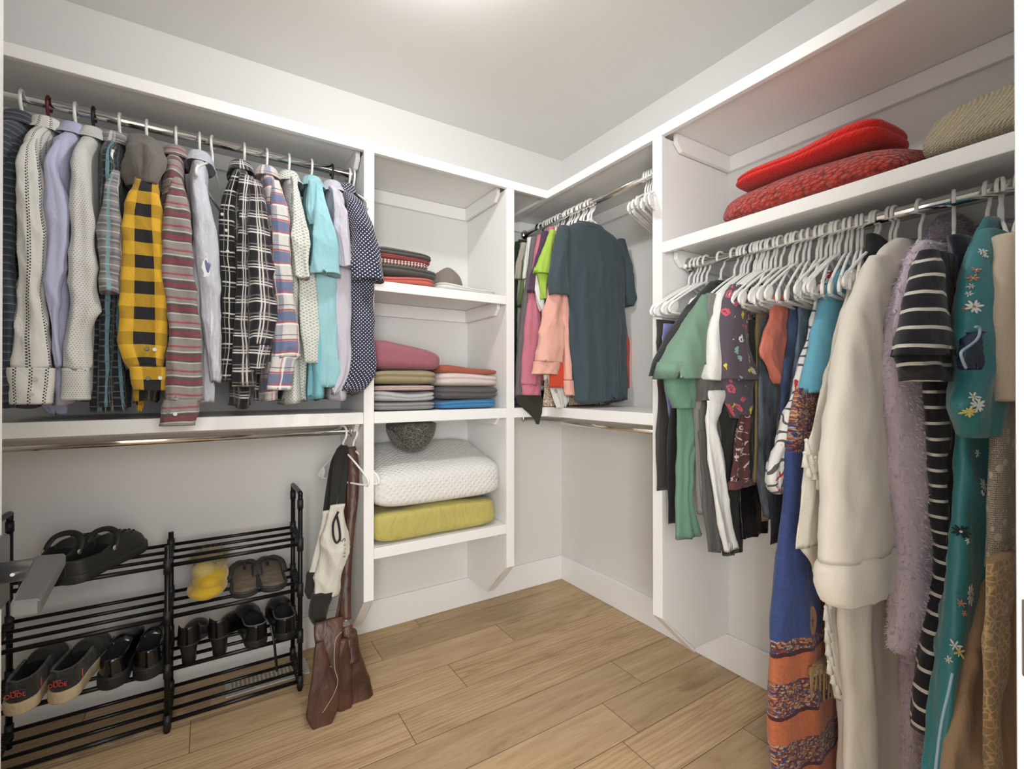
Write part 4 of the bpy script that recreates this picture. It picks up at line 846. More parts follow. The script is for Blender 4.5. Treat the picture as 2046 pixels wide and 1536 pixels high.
for (u, v) in ((1611, 880), (1618, 900), (1622, 921), (1608, 905), (1614, 930), (1628, 938), (1634, 950), (1640, 935), (1643, 965), (1650, 950), (1630, 915), (1646, 925), (1638, 905), (1656, 1150), (1652, 1172), (1655, 1192), (1650, 1213), (1653, 1235), (1651, 1258), (1655, 1280), (1660, 1300), (1656, 1322), (1664, 1345), (1672, 1365)):
    tassel(at(u, v, 'y', yg - .02 - rs.uniform(0, .004)), rs.uniform(.022, .032))
# gold fringe of the shawl
tf = R(1668, 'gold fringed scarf end hanging against the blue shawl', F['gold'], [('knot_band', [(1325, 1617, 1660), (1335, 1617, 1662)], .014, -.04, dict(M=6))], 'fringe', 'scarf_fringe')
for i in range(15):
    u = 1618 + i * 3.4; a = at(u, 1332, 'y', ysof(1668) - .045 - .004 * (i % 2)); b = at(u - 1 + rs.uniform(-3, 5), 1385 + rs.uniform(-16, 14), 'y', ysof(1668) - .046)
    sweep('fringe_strand', [a, (a + b) / 2 + np.array([rs.uniform(-.003, .003), 0, 0]), b], .0022, F['gold'], tf, 6)
# cream plush robe
yr = ysof(1788)
t = R(1788, 'cream plush robe with a turned-back cuff', F['fleece'], [
    ('body', [(510, 1795, 1840), (560, 1740, 1870), (700, 1705, 1880), (900, 1680, 1880), (1100, 1670, 1880), (1250, 1680, 1795), (1350, 1690, 1800), (1450, 1690, 1802), (1560, 1684, 1804)], [.02, .03, .035, .035, .04, .04, .042, .042, .042], .02, dict(nf=5, N=72, M=70, fold=.014, xr=None) if False else dict(nf=5, N=72, M=70, fold=.014)),
    ('sleeve', [(520, 1742, 1800), (560, 1724, 1790), (620, 1702, 1770), (700, 1686, 1768), (800, 1664, 1770), (900, 1652, 1775), (1000, 1648, 1780), (1098, 1646, 1784)], [.02, .03, .036, .038, .04, .042, .044, .046], -.03, dict(nf=2, fold=.005, N=56, M=60)),
    ('cuff', [(1090, 1650, 1796), (1102, 1646, 1799), (1140, 1647, 1797), (1170, 1652, 1793), (1180, 1664, 1786)], [.044, .05, .052, .05, .045], -.03, dict(nf=1, fold=.003, M=20)),
    ('shawl_collar', [(486, 1790, 1840), (510, 1765, 1852), (560, 1738, 1830), (620, 1770, 1822), (700, 1762, 1800)], [.018, .03, .03, .025, .015], -.012, dict(nf=2, N=50))], 'robe', 'hanging_robe', 'white hanger inside the cream plush robe', hsx=.42, hsz=.85)
hanger((-.28, ysof(1778), SZ), 'white hanger beside the hook of the cream plush robe', math.pi, sx=.5, sz=.85)
R(1752, 'black hooded top bunched at its hook between the turquoise top and the robe', F['blacktee'], [('hood', [(470, 1735, 1752), (490, 1738, 1778), (520, 1738, 1772), (545, 1734, 1760)], [.012, .02, .022, .016], 0, dict(nf=3, M=24)), ('body', [(540, 1730, 1790), (900, 1715, 1790)], .008, .004, {})], 'top', 'hoodie', 'white hanger inside the black hooded top', hsx=.42, hsz=.85)
# lilac plush robe with a real pile
yl = ysof(1838)
def pile(obj, n, ln, seed, m_, parent):
    """short fibres standing on a cloth surface"""
    me = obj.data; rs = np.random.RandomState(seed); nv = len(me.vertices); co = np.empty(nv * 3); no = np.empty(nv * 3); me.vertices.foreach_get('co', co); me.vertex_normals.foreach_get('vector', no); co = co.reshape(-1, 3); no = no.reshape(-1, 3)
    nf = len(me.polygons); ar = np.empty(nf); me.polygons.foreach_get('area', ar); pf = rs.choice(nf, n, p=ar / ar.sum()); V = []; Fc = []
    for f in pf:
        vs = me.polygons[f].vertices; w = rs.dirichlet([1] * len(vs)); p = (co[list(vs)] * w[:, None]).sum(0); nn = (no[list(vs)] * w[:, None]).sum(0)
        d = nn * .75 + rs.normal(0, .4, 3) + np.array([0, 0, -.7]); d /= np.linalg.norm(d); s = np.cross(d, rs.normal(size=3)); s /= np.linalg.norm(s) + 1e-9
        k = len(V); l = ln * rs.uniform(.5, 1.2); V += [p - s * .0013, p + s * .0013, p + d * l]; Fc.append((k, k + 1, k + 2))
    o = link('plush_pile', newmesh('plush_pile', V, Fc), m_, parent); o['kind'] = 'stuff'; return o
t = R(1838, 'lilac long-pile plush robe', F['lilacfur'], [
    ('body', [(470, 1885, 1935), (520, 1830, 1950), (620, 1790, 1960), (760, 1770, 1960), (900, 1775, 1950), (1100, 1780, 1900), (1250, 1800, 1862), (1400, 1803, 1848), (1560, 1800, 1842)], [.018, .03, .035, .035, .035, .035, .035, .03, .03], .02, dict(nf=4, N=64, M=64, fold=.01)),
    ('sleeve', [(490, 1838, 1880), (550, 1806, 1850), (640, 1780, 1835), (760, 1772, 1850), (860, 1780, 1860), (960, 1786, 1872), (1060, 1800, 1884), (1160, 1797, 1899), (1258, 1792, 1907)], [.02, .028, .034, .036, .038, .04, .042, .044, .044], -.03, dict(nf=2, fold=.005, N=52, M=60)),
    ('hood', [(440, 1888, 1925), (462, 1872, 1936), (500, 1845, 1930), (560, 1812, 1880)], [.02, .03, .03, .025], -.01, dict(nf=2, M=24))], 'robe', 'hanging_robe', 'white hanger inside the lilac plush robe', hyaw=0, hsx=.42, hsz=.85)
for o, n in zip([o for o in t.children], (40000, 60000, 12000)): pile(o, n, .011, n, F['lilacpile'], t)
ys_ = ysof(1880)
t = R(1880, 'navy and cream striped long dress with short sleeves', F['stripe'], [
    ('body', [(520, 1850, 1930), (700, 1850, 1935), (850, 1858, 1918), (1000, 1866, 1914), (1100, 1878, 1905), (1200, 1868, 1903), (1300, 1845, 1896), (1380, 1836, 1885), (1442, 1832, 1872)], [.014, .02, .022, .022, .022, .024, .024, .024, .024], .01, dict(nf=4, N=60, M=70)),
    ('sleeve', [(503, 1846, 1868), (540, 1836, 1868), (600, 1820, 1874), (660, 1808, 1881), (700, 1800, 1886), (712, 1799, 1887)], [.014, .024, .03, .034, .036, .037], -.018, dict(nf=2, fold=.004, hollow=.05)),
    ('sleeve_lining', [(708, 1806, 1884), (740, 1808, 1882), (762, 1826, 1868)], .032, -.012, dict(nf=2))], 'dress', 'hanging_dress', None, y=-1.888)
hanger((-.28, ysof(1906), SZ), 'white hanger whose grip tab rests on the striped dress shoulder', math.pi + .25, sx=.62)
R(1900, 'black boucle cardigan behind the striped dress', F['blackfur'], [('body', [(515, 1866, 1930), (600, 1872, 1935), (740, 1880, 1935), (800, 1902, 1938), (900, 1907, 1938), (1200, 1906, 1930)], .014, 0, dict(nf=3, wr=.006))], 'cardigan', 'hanging_cardigan', y=-1.908)
R(1915, 'navy velvet hooded top left of the teal satin robe', F['navyvelvet'], [('hood', [(478, 1902, 1940), (520, 1908, 1950), (600, 1916, 1945), (760, 1912, 1950)], .018, 0, dict(nf=3))], 'top', 'hoodie', 'white hanger inside the navy velvet hooded top', y=-1.918, hsx=.42, hsz=.85)
yt = -1.938
t = R(1958, 'teal satin robe embroidered with flowers', F['satin'], [
    ('body', [(455, 1972, 2040), (490, 1955, 2045), (560, 1942, 2010), (700, 1925, 1996), (850, 1924, 1990), (1000, 1916, 1978), (1150, 1902, 1964), (1250, 1893, 1948), (1340, 1880, 1922), (1430, 1872, 1900), (1560, 1862, 1885)], [.018, .025, .028, .028, .028, .028, .028, .028, .024, .02, .02], .012, dict(nf=4, N=60, M=70, fold=.008)),
    ('sleeve', [(470, 1965, 2010), (505, 1948, 2003), (560, 1934, 1999), (620, 1924, 1993), (680, 1917, 1990), (740, 1926, 1985), (800, 1908, 1982), (815, 1907, 1980), (850, 1922, 1976), (872, 1930, 1965)], [.02, .028, .032, .034, .034, .034, .034, .034, .03, .026], -.018, dict(nf=3, N=52, M=56, fold=.007)),
    ], 'robe', 'hanging_robe', 'white hanger inside the teal satin robe', y=-1.938, hsx=.42, hsz=.85)
sweep('piping', smooth_path([at(u, v, 'y', yt - .058) for u, v in ((1949, 653), (1957, 654), (1957, 668), (1950, 680), (1935, 692), (1921, 703), (1922, 716), (1930, 735))], 4), .0022, F['satintrim'], t, 6)
sweep('piping', smooth_path([at(u, v, 'y', yt - .028) for u, v in ((1903, 1345), (1896, 1380), (1884, 1430), (1876, 1480), (1868, 1550))], 4), .0022, F['satintrim'], t, 6)
tube('sleeve_lining', pr(yt - .04, [(664, 1944, 1957), (690, 1928, 1955), (720, 1924, 1952), (738, 1928, 1944)], .014), F['satinlining'], t, M=16, nf=2)
fw = [fab('silver_white_thread', '#dfe3e2'), fab('coral_thread', '#c98a78'), fab('yellow_thread', '#d6cf86'), fab('dark_thread', '#20343a')]
sb = [o for o in t.children if o.name.startswith('body')][0]; ss = [o for o in t.children if o.name.startswith('sleeve') and 'lining' not in o.name][0]
for i, (o_, u, v, r_, a_, b_) in enumerate(((ss, 1962, 503, .010, 0, 1), (ss, 1968, 512, .007, 0, 0), (ss, 1950, 540, .010, 1, 0), (ss, 1944, 556, .011, 1, 2), (ss, 1940, 572, .008, 0, 1), (ss, 1936, 588, .007, 0, 1), (ss, 1946, 613, .015, 0, 1), (ss, 1930, 617, .008, 1, 0), (ss, 1944, 793, .013, 0, 2), (ss, 1953, 810, .016, 0, 0), (ss, 1936, 822, .015, 2, 2), (sb, 1952, 905, .010, 0, 0), (sb, 1964, 968, .015, 0, 0), (sb, 1962, 985, .008, 0, 0), (sb, 1920, 1062, .016, 3, 0), (sb, 1932, 1078, .009, 0, 0), (sb, 1938, 1188, .024, 0, 1), (sb, 1920, 1205, .010, 1, 1), (sb, 1926, 1225, .008, 1, 1), (sb, 1908, 1290, .012, 0, 0), (sb, 1916, 1302, .013, 2, 2), (sb, 1896, 1318, .008, 0, 0))):
    flower(o_, t, u, v, r_, fw[a_], fw[b_], 9 if r_ > .014 else 6, i)
yb = ysof(1992)
t = R(1992, 'ecru lace gown with a tan tulle skirt and gold embroidered panel', F['ecrubody'], [
    ('bodice', [(470, 2012, 2080), (560, 1996, 2080), (700, 1988, 2080), (900, 1990, 2080), (1120, 1984, 2070)], .016, .014, dict(nf=4)),
    ('lace_overlay', [(700, 1994, 2045), (800, 1990, 2045), (900, 1984, 2045), (1000, 1979, 2042), (1115, 1977, 2040)], .020, -.006, dict(mat=F['lace'], nf=4, wr=.001)),
    ('sleeve', [(480, 2006, 2050), (560, 1998, 2050), (640, 1990, 2050), (720, 1990, 2052), (800, 2000, 2050)], .03, -.025, dict(mat=F['ecru'], nf=2)),
    ('tulle_skirt', [(1100, 1978, 2050), (1200, 1950, 2050), (1300, 1928, 2060), (1400, 1905, 2060), (1560, 1874, 2060)], [.02, .03, .034, .036, .04], .012, dict(mat=F['tulle'], nf=9, N=90, M=60, fold=.012)),
    ('embroidered_panel', [(1110, 1978, 2022), (1200, 1972, 2020), (1300, 1968, 2010), (1400, 1970, 2000), (1500, 1976, 1992), (1560, 1980, 1990)], .012, -.024, dict(mat=F['gold'], nf=2, fold=.003))], 'gown', 'hanging_gown', 'white hanger inside the ecru lace gown', y=-1.968, hsx=.42, hsz=.85)
hanger((-.28, ysof(2002), SZ), 'rightmost white hanger, its grip tab over the teal satin shoulder', math.pi + .3, sx=.6, sz=.85)
# hangers that only show hooks and arms
for u in (1367, 1377, 1384, 1392, 1402): hanger((-.28, ysof(u) - .02, SZ), 'empty white hanger in the first cluster at the left end of the long rod', math.pi + random.Random(u).uniform(-.05, .05), 'white', 'cluster of hangers at the left end of the long rod')
for u in (1509, 1517, 1532, 1549, 1583, 1605, 1616, 1632, 1640, 1660, 1690, 1700, 1713, 1722): hanger((-.28, ysof(u), SZ), 'white plastic hanger in the packed middle row, no garment of its own in sight', math.pi + random.Random(u).uniform(.12, .34), 'white', 'packed hangers above the trousers', sx=random.Random(u).uniform(.7, .82), sz=1.06)
# ------------------------------------------------------------------ folded things
def folded(name, label, cat, x0, x1, y0, y1, z0, h, mt, group=None, layers=2, puff=.25, seed=1, rise=0.0, tilt=0.0, yaw=0.0, taper=0.0, wr=.004, loc=None, boxy=.3, rise_y=0.0, bow=0.0):
    """a folded piece of cloth: a soft slab with its folds running round the front; rise lifts the left end"""
    cx, cy = (x0 + x1) / 2, (y0 + y1) / 2; hx, hy = (x1 - x0) / 2, (y1 - y0) / 2
    N, M = 72, 26; V = []; Fc = []; UV = []
    ph = np.linspace(0, 2 * np.pi, N, endpoint=False); e = 2 / (5.0 + 5 * boxy)
    cxs = np.sign(np.cos(ph)) * np.abs(np.cos(ph)) ** e; sys_ = np.sign(np.sin(ph)) * np.abs(np.sin(ph)) ** e
    kz = (3.0 + 4 * boxy) / 2; zl = np.linspace(.85, -.85, 19); ths = np.sort(np.r_[np.linspace(0, np.pi, M), np.arccos(np.sign(zl) * np.abs(zl) ** kz)]); M = len(ths); ez = 2 / (3.4 + 4 * boxy)
    P = []
    for th in ths:
        r = abs(math.sin(th)) ** ez; z = np.sign(math.cos(th)) * abs(math.cos(th)) ** (2 / (3.0 + 4 * boxy))
        zz = z * h / 2
        groove = 1 - .045 * sum(math.exp(-((z - (-1 + 2 * (k + 1) / layers)) / .13) ** 2) for k in range(layers - 1))
        X = hx * r * cxs * groove; Y = hy * r * sys_ * groove
        Z = zz + h / 2 + (max(z, -1) * .5 + .5) * (puff * h * (1 - (X / hx) ** 2) * .6) + (z * .5 + .5) * rise * (-X / hx * .5 + .5) + (z * .5 + .5) * rise_y * (Y / hy * .5 + .5)
        P.append(np.stack([X * (1 - taper * (z * .5 + .5)), Y * (1 - taper * (z * .5 + .5)), Z], -1))
    P = np.array(P); Q = P + [seed * 3.1, seed * 1.7, 0]
    top = np.clip(P[..., 2:3] / h, 0, 1)
    P = P + np.stack([wr * wob(Q, seed, 24), wr * wob(Q, seed + 4, 24), wr * 1.6 * wob(Q, seed + 9, 18)], -1) * np.clip(top * 2, .0, 1)
    c, s = math.cos(yaw), math.sin(yaw); X = P[..., 0] * c - P[..., 1] * s + cx; Y = P[..., 0] * s + P[..., 1] * c + cy
    V = np.stack([X, Y, P[..., 2] + z0], -1).reshape(-1, 3)
    for i in range(M - 1):
        for k in range(N):
            k2 = (k + 1) % N; Fc.append((i * N + k, (i + 1) * N + k, (i + 1) * N + k2, i * N + k2))
            a = lambda ii, kk: (V[ii * N + kk % N][0], V[ii * N + kk % N][1] + V[ii * N + kk % N][2])
            UV.append((a(i, k), a(i + 1, k), a(i + 1, k2), a(i, k2)))
    me = newmesh(name, V - np.array([cx, cy, z0]), Fc, UV); o = link(name, me, mt, None, (cx, cy, z0))
    return tag(o, label, cat, group)
def knit_bump(sc, st=.6, dist=.004):
    def f(N):
        uv, u, v = N.uv(); w = N.wave(N.scale(uv, 1, 1), sc, 1.2, 1, 'BANDS', 'DIAGONAL'); w2 = N.wave(N.scale(uv, -1, 1), sc, 1.2, 1, 'BANDS', 'DIAGONAL'); return N.bump(N.math('MULTIPLY', w, w2), st, dist)
    return f
G2 = 'folded clothes on the tower shelves'
z = 1.5637
Fm = lambda n, c, **k: fab(n, c, **k)
folded('folded_shirt', 'coral red folded shirt at the bottom of the pile beside the grey cap', 'folded clothing', -1.235, -.975, -.385, -.06, z + .0005, .034, Fm('coral_red_cotton', '#c0655a'), G2, 2, .05, 3)
folded('folded_sweatshirt', 'charcoal folded sweatshirt on the coral red one', 'folded clothing', -1.24, -.962, -.385, -.06, z + .0345, .042, Fm('charcoal_fleece', '#55534f', var=.3), G2, 2, .08, 4)
folded('folded_shirt', 'white shirt with red stripes in the middle of the upper pile', 'folded clothing', -1.235, -.995, -.375, -.06, z + .0785, .022, Fm('white_red_stripe', '#cfc8bf', build=lambda N, c: N.mix(N.stripe(N.uv()[1], .014, 0, .006), c, srgb('#8f3a38'))), G2, 2, .1, 5, rise=.008)
folded('folded_shirt', 'thin brick red shirt under the topmost grey one in the upper pile', 'folded clothing', -1.235, -.985, -.375, -.06, z + .101, .014, Fm('brick_red_jersey', '#a04a48'), G2, 2, .1, 6, rise=.010)
folded('folded_shirt', 'dark grey shirt on the very top of the upper pile', 'folded clothing', -1.24, -.98, -.38, -.06, z + .116, .024, Fm('dark_grey_jersey_top', '#5d5a57'), G2, 2, .15, 7, rise=.018)
folded('folded_cloth', 'white waffle-knit cloth lying flat under the grey cap', 'folded clothing', -.965, -.668, -.385, -.08, z + .0005, .026, mat('white_waffle', '#d9d8d4', .9, bump=knit_bump(40, .5, .003)), G2, 2, .05, 8)
# cap
def cap(label, c, r, mt, brim=True, yaw=0.0, h=.09, name='cap', flat=1.0):
    t = thing(name, label, 'cap', c)
    N, M = 36, 16; V = []; Fc = []
    for i in range(M + 1):
        th = (math.pi / 2) * i / M
        for k in range(N):
            a = 2 * math.pi * k / N; rr = r * math.cos(th) ** .45; f = 1 + .03 * math.sin(3 * a + 1) * math.sin(2 * th) + .02 * math.sin(5 * a)
            V.append((rr * 1.12 * math.cos(a) * f, rr * math.sin(a) * f, h * math.sin(th) ** .9 * (1 + .12 * math.sin(a * 2 + .6) * math.sin(th)) + .004))
    for i in range(M):
        for k in range(N):
            k2 = (k + 1) % N; Fc.append((i * N + k, i * N + k2, (i + 1) * N + k2, (i + 1) * N + k))
    R_ = Matrix.Rotation(yaw, 3, 'Z'); V = [R_ @ Vector(p) for p in V]
    o = link('crown', newmesh('crown', V, Fc, np.array([(p[0] * 1.4, p[1] + p[2]) for p in V])), mt, t, (0, 0, 0))
    o2 = link('sweatband', newmesh('sweatband', *sweep_data([R_ @ Vector((r * 1.12 * math.cos(a), r * math.sin(a), .008)) for a in np.linspace(0, 2 * math.pi, 36, endpoint=False)], .0045, 8, True)), mt, t, (0, 0, 0))
    if brim:
        V = []; Fc = []; n = 18
        for i in range(n + 1):
            a = math.pi * (.17 + .66 * i / n) ; c1, s1 = math.cos(a), math.sin(a)
            for (q, dz) in ((.92, .006), (1.0 + .62 * math.sin(math.pi * i / n) ** .6, -.004 + .012 * (1 - math.sin(a)) - .006)):
                for th in (0, .004): V.append(R_ @ Vector((r * 1.12 * q * c1, r * q * s1, max(dz + th + .012 * (1 - q) * 0 + .006, .0005))))
        for i in range(n):
            a, b = i * 4, (i + 1) * 4
            Fc += [(a, b, b + 2, a + 2), (a + 1, a + 3, b + 3, b + 1), (a + 2, b + 2, b + 3, a + 3), (a, a + 1, b + 1, b)]
        link('brim', newmesh('brim', V, Fc), mt, t, (0, 0, 0))
    return t
cap('grey-brown cap resting at the right end of the upper tower shelf', (-.845, -.19, z + .0285), .078, fab('taupe_suede', '#7d746c', st=.6), yaw=-2.2, h=.095)
z = 1.0495
folded('folded_towel', 'mid grey towel at the bottom of the left stack', 'folded clothing', -1.240, -.975, -.39, -.08, z + .0005, .036, fab('grey_terry', '#8d8d8e', var=.25), G2, 2, .04, 11)
folded('folded_sweatshirt', 'light grey sweatshirt second from the bottom of the left stack', 'folded clothing', -1.240, -.972, -.392, -.08, z + .0370, .044, fab('light_grey_fleece', '#aeaeae', var=.15), G2, 2, .05, 12)
folded('folded_shirt', 'pale blush shirt under the olive towel in the left stack', 'folded clothing', -1.240, -.972, -.39, -.08, z + .0815, .026, fab('blush_cotton', '#c2aba2'), G2, 2, .08, 13)
folded('folded_towel', 'olive khaki towel under the rose cushion', 'folded clothing', -1.242, -.966, -.395, -.08, z + .108, .058, fab('olive_khaki_fleece', '#968b6b', st=.5), G2, 2, .08, 14)
folded('cushion', 'dusty rose cushion flopped over the left stack', 'cushion', -1.243, -.955, -.395, -.09, z + .166, .075, fab('dusty_rose_fleece', '#985f6a', st=.4), G2, 1, .25, 15, rise=.055, wr=.004)
folded('folded_shirt', 'bright blue shirt at the bottom of the right stack', 'folded clothing', -.955, -.668, -.385, -.08, z + .0005, .042, fab('bright_blue_jersey', '#407fae', st=.3), G2, 2, .05, 16)
folded('folded_sweater', 'dark grey sweater on the bright blue shirt', 'folded clothing', -.958, -.662, -.39, -.08, z + .043, .056, fab('dark_grey_knit', '#5a5657', var=.2), G2, 2, .08, 17)
folded('folded_sweater', 'pale blush sweater under the rust one in the right stack', 'folded clothing', -.966, -.662, -.392, -.08, z + .099, .052, fab('pale_blush_knit', '#cfc0bb'), G2, 2, .10, 18, rise=.01)
folded('folded_shirt', 'rust orange shirt on top of the right stack', 'folded clothing', -.955, -.665, -.385, -.09, z + .152, .026, fab('rust_cotton', '#9c5644', st=.6), G2, 1, .3, 19, rise=.016, wr=.004)
z = .5184
folded('blanket', 'yellow folded blanket on the lowest tower shelf', 'blanket', -1.242, -.672, -.392, -.06, z + .0005, .118, fab('mustard_sateen', '#b9ad62', st=.9, rough=.6), None, 1, .05, 21, rise=.015, wr=.007, boxy=.6)
def quilt_b(N, c):
    return c
folded('pillow', 'white quilted foam pillow on top of the yellow blanket', 'pillow', -1.243, -.645, -.399, -.03, z + .132, .155, mat('white_quilted_knit', '#e0dfdc', .8, bump=knit_bump(24, .55, .004)), None, 1, .03, 22, wr=.002, boxy=.35, rise_y=.10)
def tw(N, c):
    n, _ = N.noise(N.scale(N.obj(), 1, 1, 3), 170, 3); return N.ramp(n, [(.36, srgb('#2a2927')), (.5, srgb('#45443f')), (.62, srgb('#8a8880'))])
t = thing('flat_cap', 'dark tweed cap lying crown down on the white quilted pillow', 'cap', (-1.03, -.24, .858))
V, Fc = ell_data((0, 0, .125), (.110, .105, .122), 40, 24)
V = [Vector((p.x, p.y, min(p.z, .141 - .02 * (p.x / .11) ** 2))) for p in V]
V = [Vector((p.x * (1 + .06 * math.sin(3 * math.atan2(p.y, p.x))), p.y, p.z + .006 * math.sin(9 * p.x + 20 * p.y))) for p in V]
TW = fab('charcoal_tweed', '#4a4945', build=tw, st=.7)
lp_ = newmesh('crown', V, Fc); link('crown', lp_, TW, t, (0, 0, 0))
V, Fc = ell_data((-.098, -.045, .075), (.05, .05, .010), 24, 10, Matrix.Rotation(.9, 3, 'Y')); link('brim', newmesh('brim', V, Fc), TW, t, (0, 0, 0))

# sweaters on the right shelf
z = 1.6712
def chunk_bump(N):
    uv, u, v = N.uv(); vo = N.vor(N.scale(N.obj(), 1, .85, 1.1), 95); return N.bump(N.math('SUBTRACT', 1.0, vo[0]), .8, .012)
M_chunk = mat('dark_red_chunky_chenille', '#8d1f17', .95, build=lambda N, c: N.mix(N.vor(N.scale(N.obj(), 1, .85, 1.1), 95)[0], srgb('#cf3a28'), srgb('#5a130e')), bump=chunk_bump, sheen=.3)
M_waffle = mat('bright_red_waffle', '#d0190f', .85, bump=knit_bump(46, .5, .004), sheen=.2)
M_beige = mat('beige_rib_knit', '#a89c80', .95, bump=knit_bump(75, .8, .004), build=lambda N, c: N.mix(N.noise(N.obj(), 260, 2)[0], srgb('#94886b'), srgb('#c0b59c')))
folded('sweater', 'dark red chunky chenille sweater, the lower of the two red ones', 'sweater', -.395, -.07, -1.81, -1.27, z + .0005, .095, M_chunk, None, 1, .5, 31, wr=.008, taper=.14, boxy=0)
o = folded('sweater', 'bright red folded sweater on top of the chunky dark red one', 'sweater', -.380, -.10, -1.745, -1.32, z + .116, .09, M_waffle, None, 2, .22, 32, wr=.007, taper=.05, rise_y=-.05, boxy=0)
folded('sweater', 'beige ribbed sweater at the right end of the shelf', 'sweater', -.375, -.09, -2.15, -1.80, z + .010, .12, M_beige, None, 1, .3, 33, wr=.005, taper=.2, boxy=0)
folded('folded_cloth', 'thin pale grey cloth lying under the beige ribbed sweater', 'folded clothing', -.388, -.09, -2.14, -1.745, z + .0005, .009, fab('pale_grey_cloth', '#a9aaa8'), None, 1, .0, 34, wr=.0005)

# ------------------------------------------------------------------ shoe rack
M_rack = mat('black_rack_metal', '#161616', .35, .3, spec=.5)
M_joint = mat('black_rack_plastic', '#1d1c1b', .5)
rk = thing('shoe_rack', 'black metal four-tier shoe rack on the floor against the back wall', 'shoe rack', (-1.91, -.2, 0))
XP = (-2.322, -1.9045, -1.4965); YFR, YBK = -.298, -.115
TZ = (.553, .381, .207, .036); SL = .1
def tz(k, y): return TZ[k] + (y - YFR) * SL
for i, x in enumerate(XP):
    top = .618 if i == 1 else .742
    for y in (YFR, YBK): sweep('post', [(x, y, 0.0005), (x, y, top - (.015 if i != 1 else 0) + (.0 if y == YFR else .0))], .0085, M_rack, rk, 12)
    if i != 1:
        sweep('top_handle', smooth_path([(x, YFR, top - .02), (x, YFR, top - .004), (x, YFR + .012, top + .003), (x, YBK - .012, top + .003), (x, YBK, top - .004), (x, YBK, top - .02)], 4), .0088, M_rack, rk, 12)
        for y in (YFR, YBK): sweep('joint', [(x, y, top - .055), (x, y, top - .022)], .0108, M_joint, rk, 12)
    for k in range(4):
        zf, zb_ = tz(k, YFR), tz(k, YBK)
        for y, zz in ((YFR, zf), (YBK, zb_)): sweep('joint', [(x, y, zz - .026), (x, y, zz + .022)], .0115, M_joint, rk, 12)
        bm = bmesh.new()
        for xo in (-.0095, .0095): # two rails and rungs: the perforated side plate
            box_bm(bm, x + xo - .003, x + xo + .003, YFR + .01, YBK - .01, -.004, .004, .001)
        for q in range(9):
            y = YFR + .012 + (YBK - YFR - .024) * q / 8; box_bm(bm, x - .0125, x + .0125, y - .004, y + .004, -.0035, .0035, .0008)
        for v in bm.verts: v.co.z += tz(k, v.co.y)
        bm_obj('side_plate', bm, M_joint, rk)
for k in range(4):
    for a, b in ((0, 1), (1, 2)):
        for y in (YFR, YFR + .058, YFR + .118, YBK + .0):
            sweep('bar', [(XP[a] + .004, y, tz(k, y)), (XP[b] - .004, y, tz(k, y))], .0062 if y != YFR else .0072, M_rack, rk, 10)
# ------------------------------------------------------------------ shoes
def shoe_data(L, wp, hp, op=(.03, .52), zoff=None, M=44, thick=.18, in_z=.012):
    """wp, hp: [(s, value)] half width and height along the length from heel to toe. returns V, F, face slots"""
    ss = 1 - np.cos(np.linspace(0, math.pi, M)); ss = ss / 2
    ks = np.array([-1, -.92, -.82, -.72, -.62, -.55, -.50, -.44, -.38, -.25, -.12, 0, .12, .25, .38, .44, .50, .55, .62, .72, .82, .92, 1]); V = []; Fc = []; sl = []
    for s in ss:
        w = np.interp(s, *zip(*wp)); h = np.interp(s, *zip(*hp))
        e0 = .11; w *= math.sqrt(max(0.0, 1 - ((e0 - s) / e0) ** 2)) if s < e0 else 1
        e1 = .80; w *= math.sqrt(max(0.0, 1 - ((s - e1) / (1 - e1)) ** 2)) ** .85 if s > e1 else 1
        w = max(w, .0015)
        o = min(max((op[1] - s) / .06, 0), 1); dq = min(max((s - .012) / .03, 0), 1)
        zo = zoff(s) if zoff else 0
        for k in ks:
            a = abs(k); g = 1 if k >= 0 else -1
            if a >= .55:
                q = (1 - a) / .45; x_o = w * (1 - .14 * q ** 1.5); z_o = h * q
                x_v = w * (1 - .3 * q ** 2.2); z_v = h * .78 * q ** .9
            else:
                r = a / .55; x_v = w * .70 * r; z_v = h * (.78 + .22 * (1 - r ** 2.2))
                if a >= .44: q = (.55 - a) / .11; x_o = w * (.86 - thick * q); z_o = h + (in_z - h) * max(0, (q - .4) / .6) * dq
                else: x_o = w * (.86 - thick) * a / .44; z_o = h + (in_z - h) * dq
            x = x_o * o + x_v * (1 - o); zz = z_o * o + z_v * (1 - o)
            V.append((g * x, s * L, zz + zo))
    K = len(ks); Fc.append(tuple(range(K))); sl.append(0)
    for i in range(M - 1):
        for k in range(K - 1):
            Fc.append((i * K + k, i * K + k + 1, (i + 1) * K + k + 1, (i + 1) * K + k))
            sl.append(1 if (abs(ks[k]) < .52 and abs(ks[k + 1]) < .52 and op[0] < ss[i] < op[1] - .03) else 0)
    return V, Fc, sl
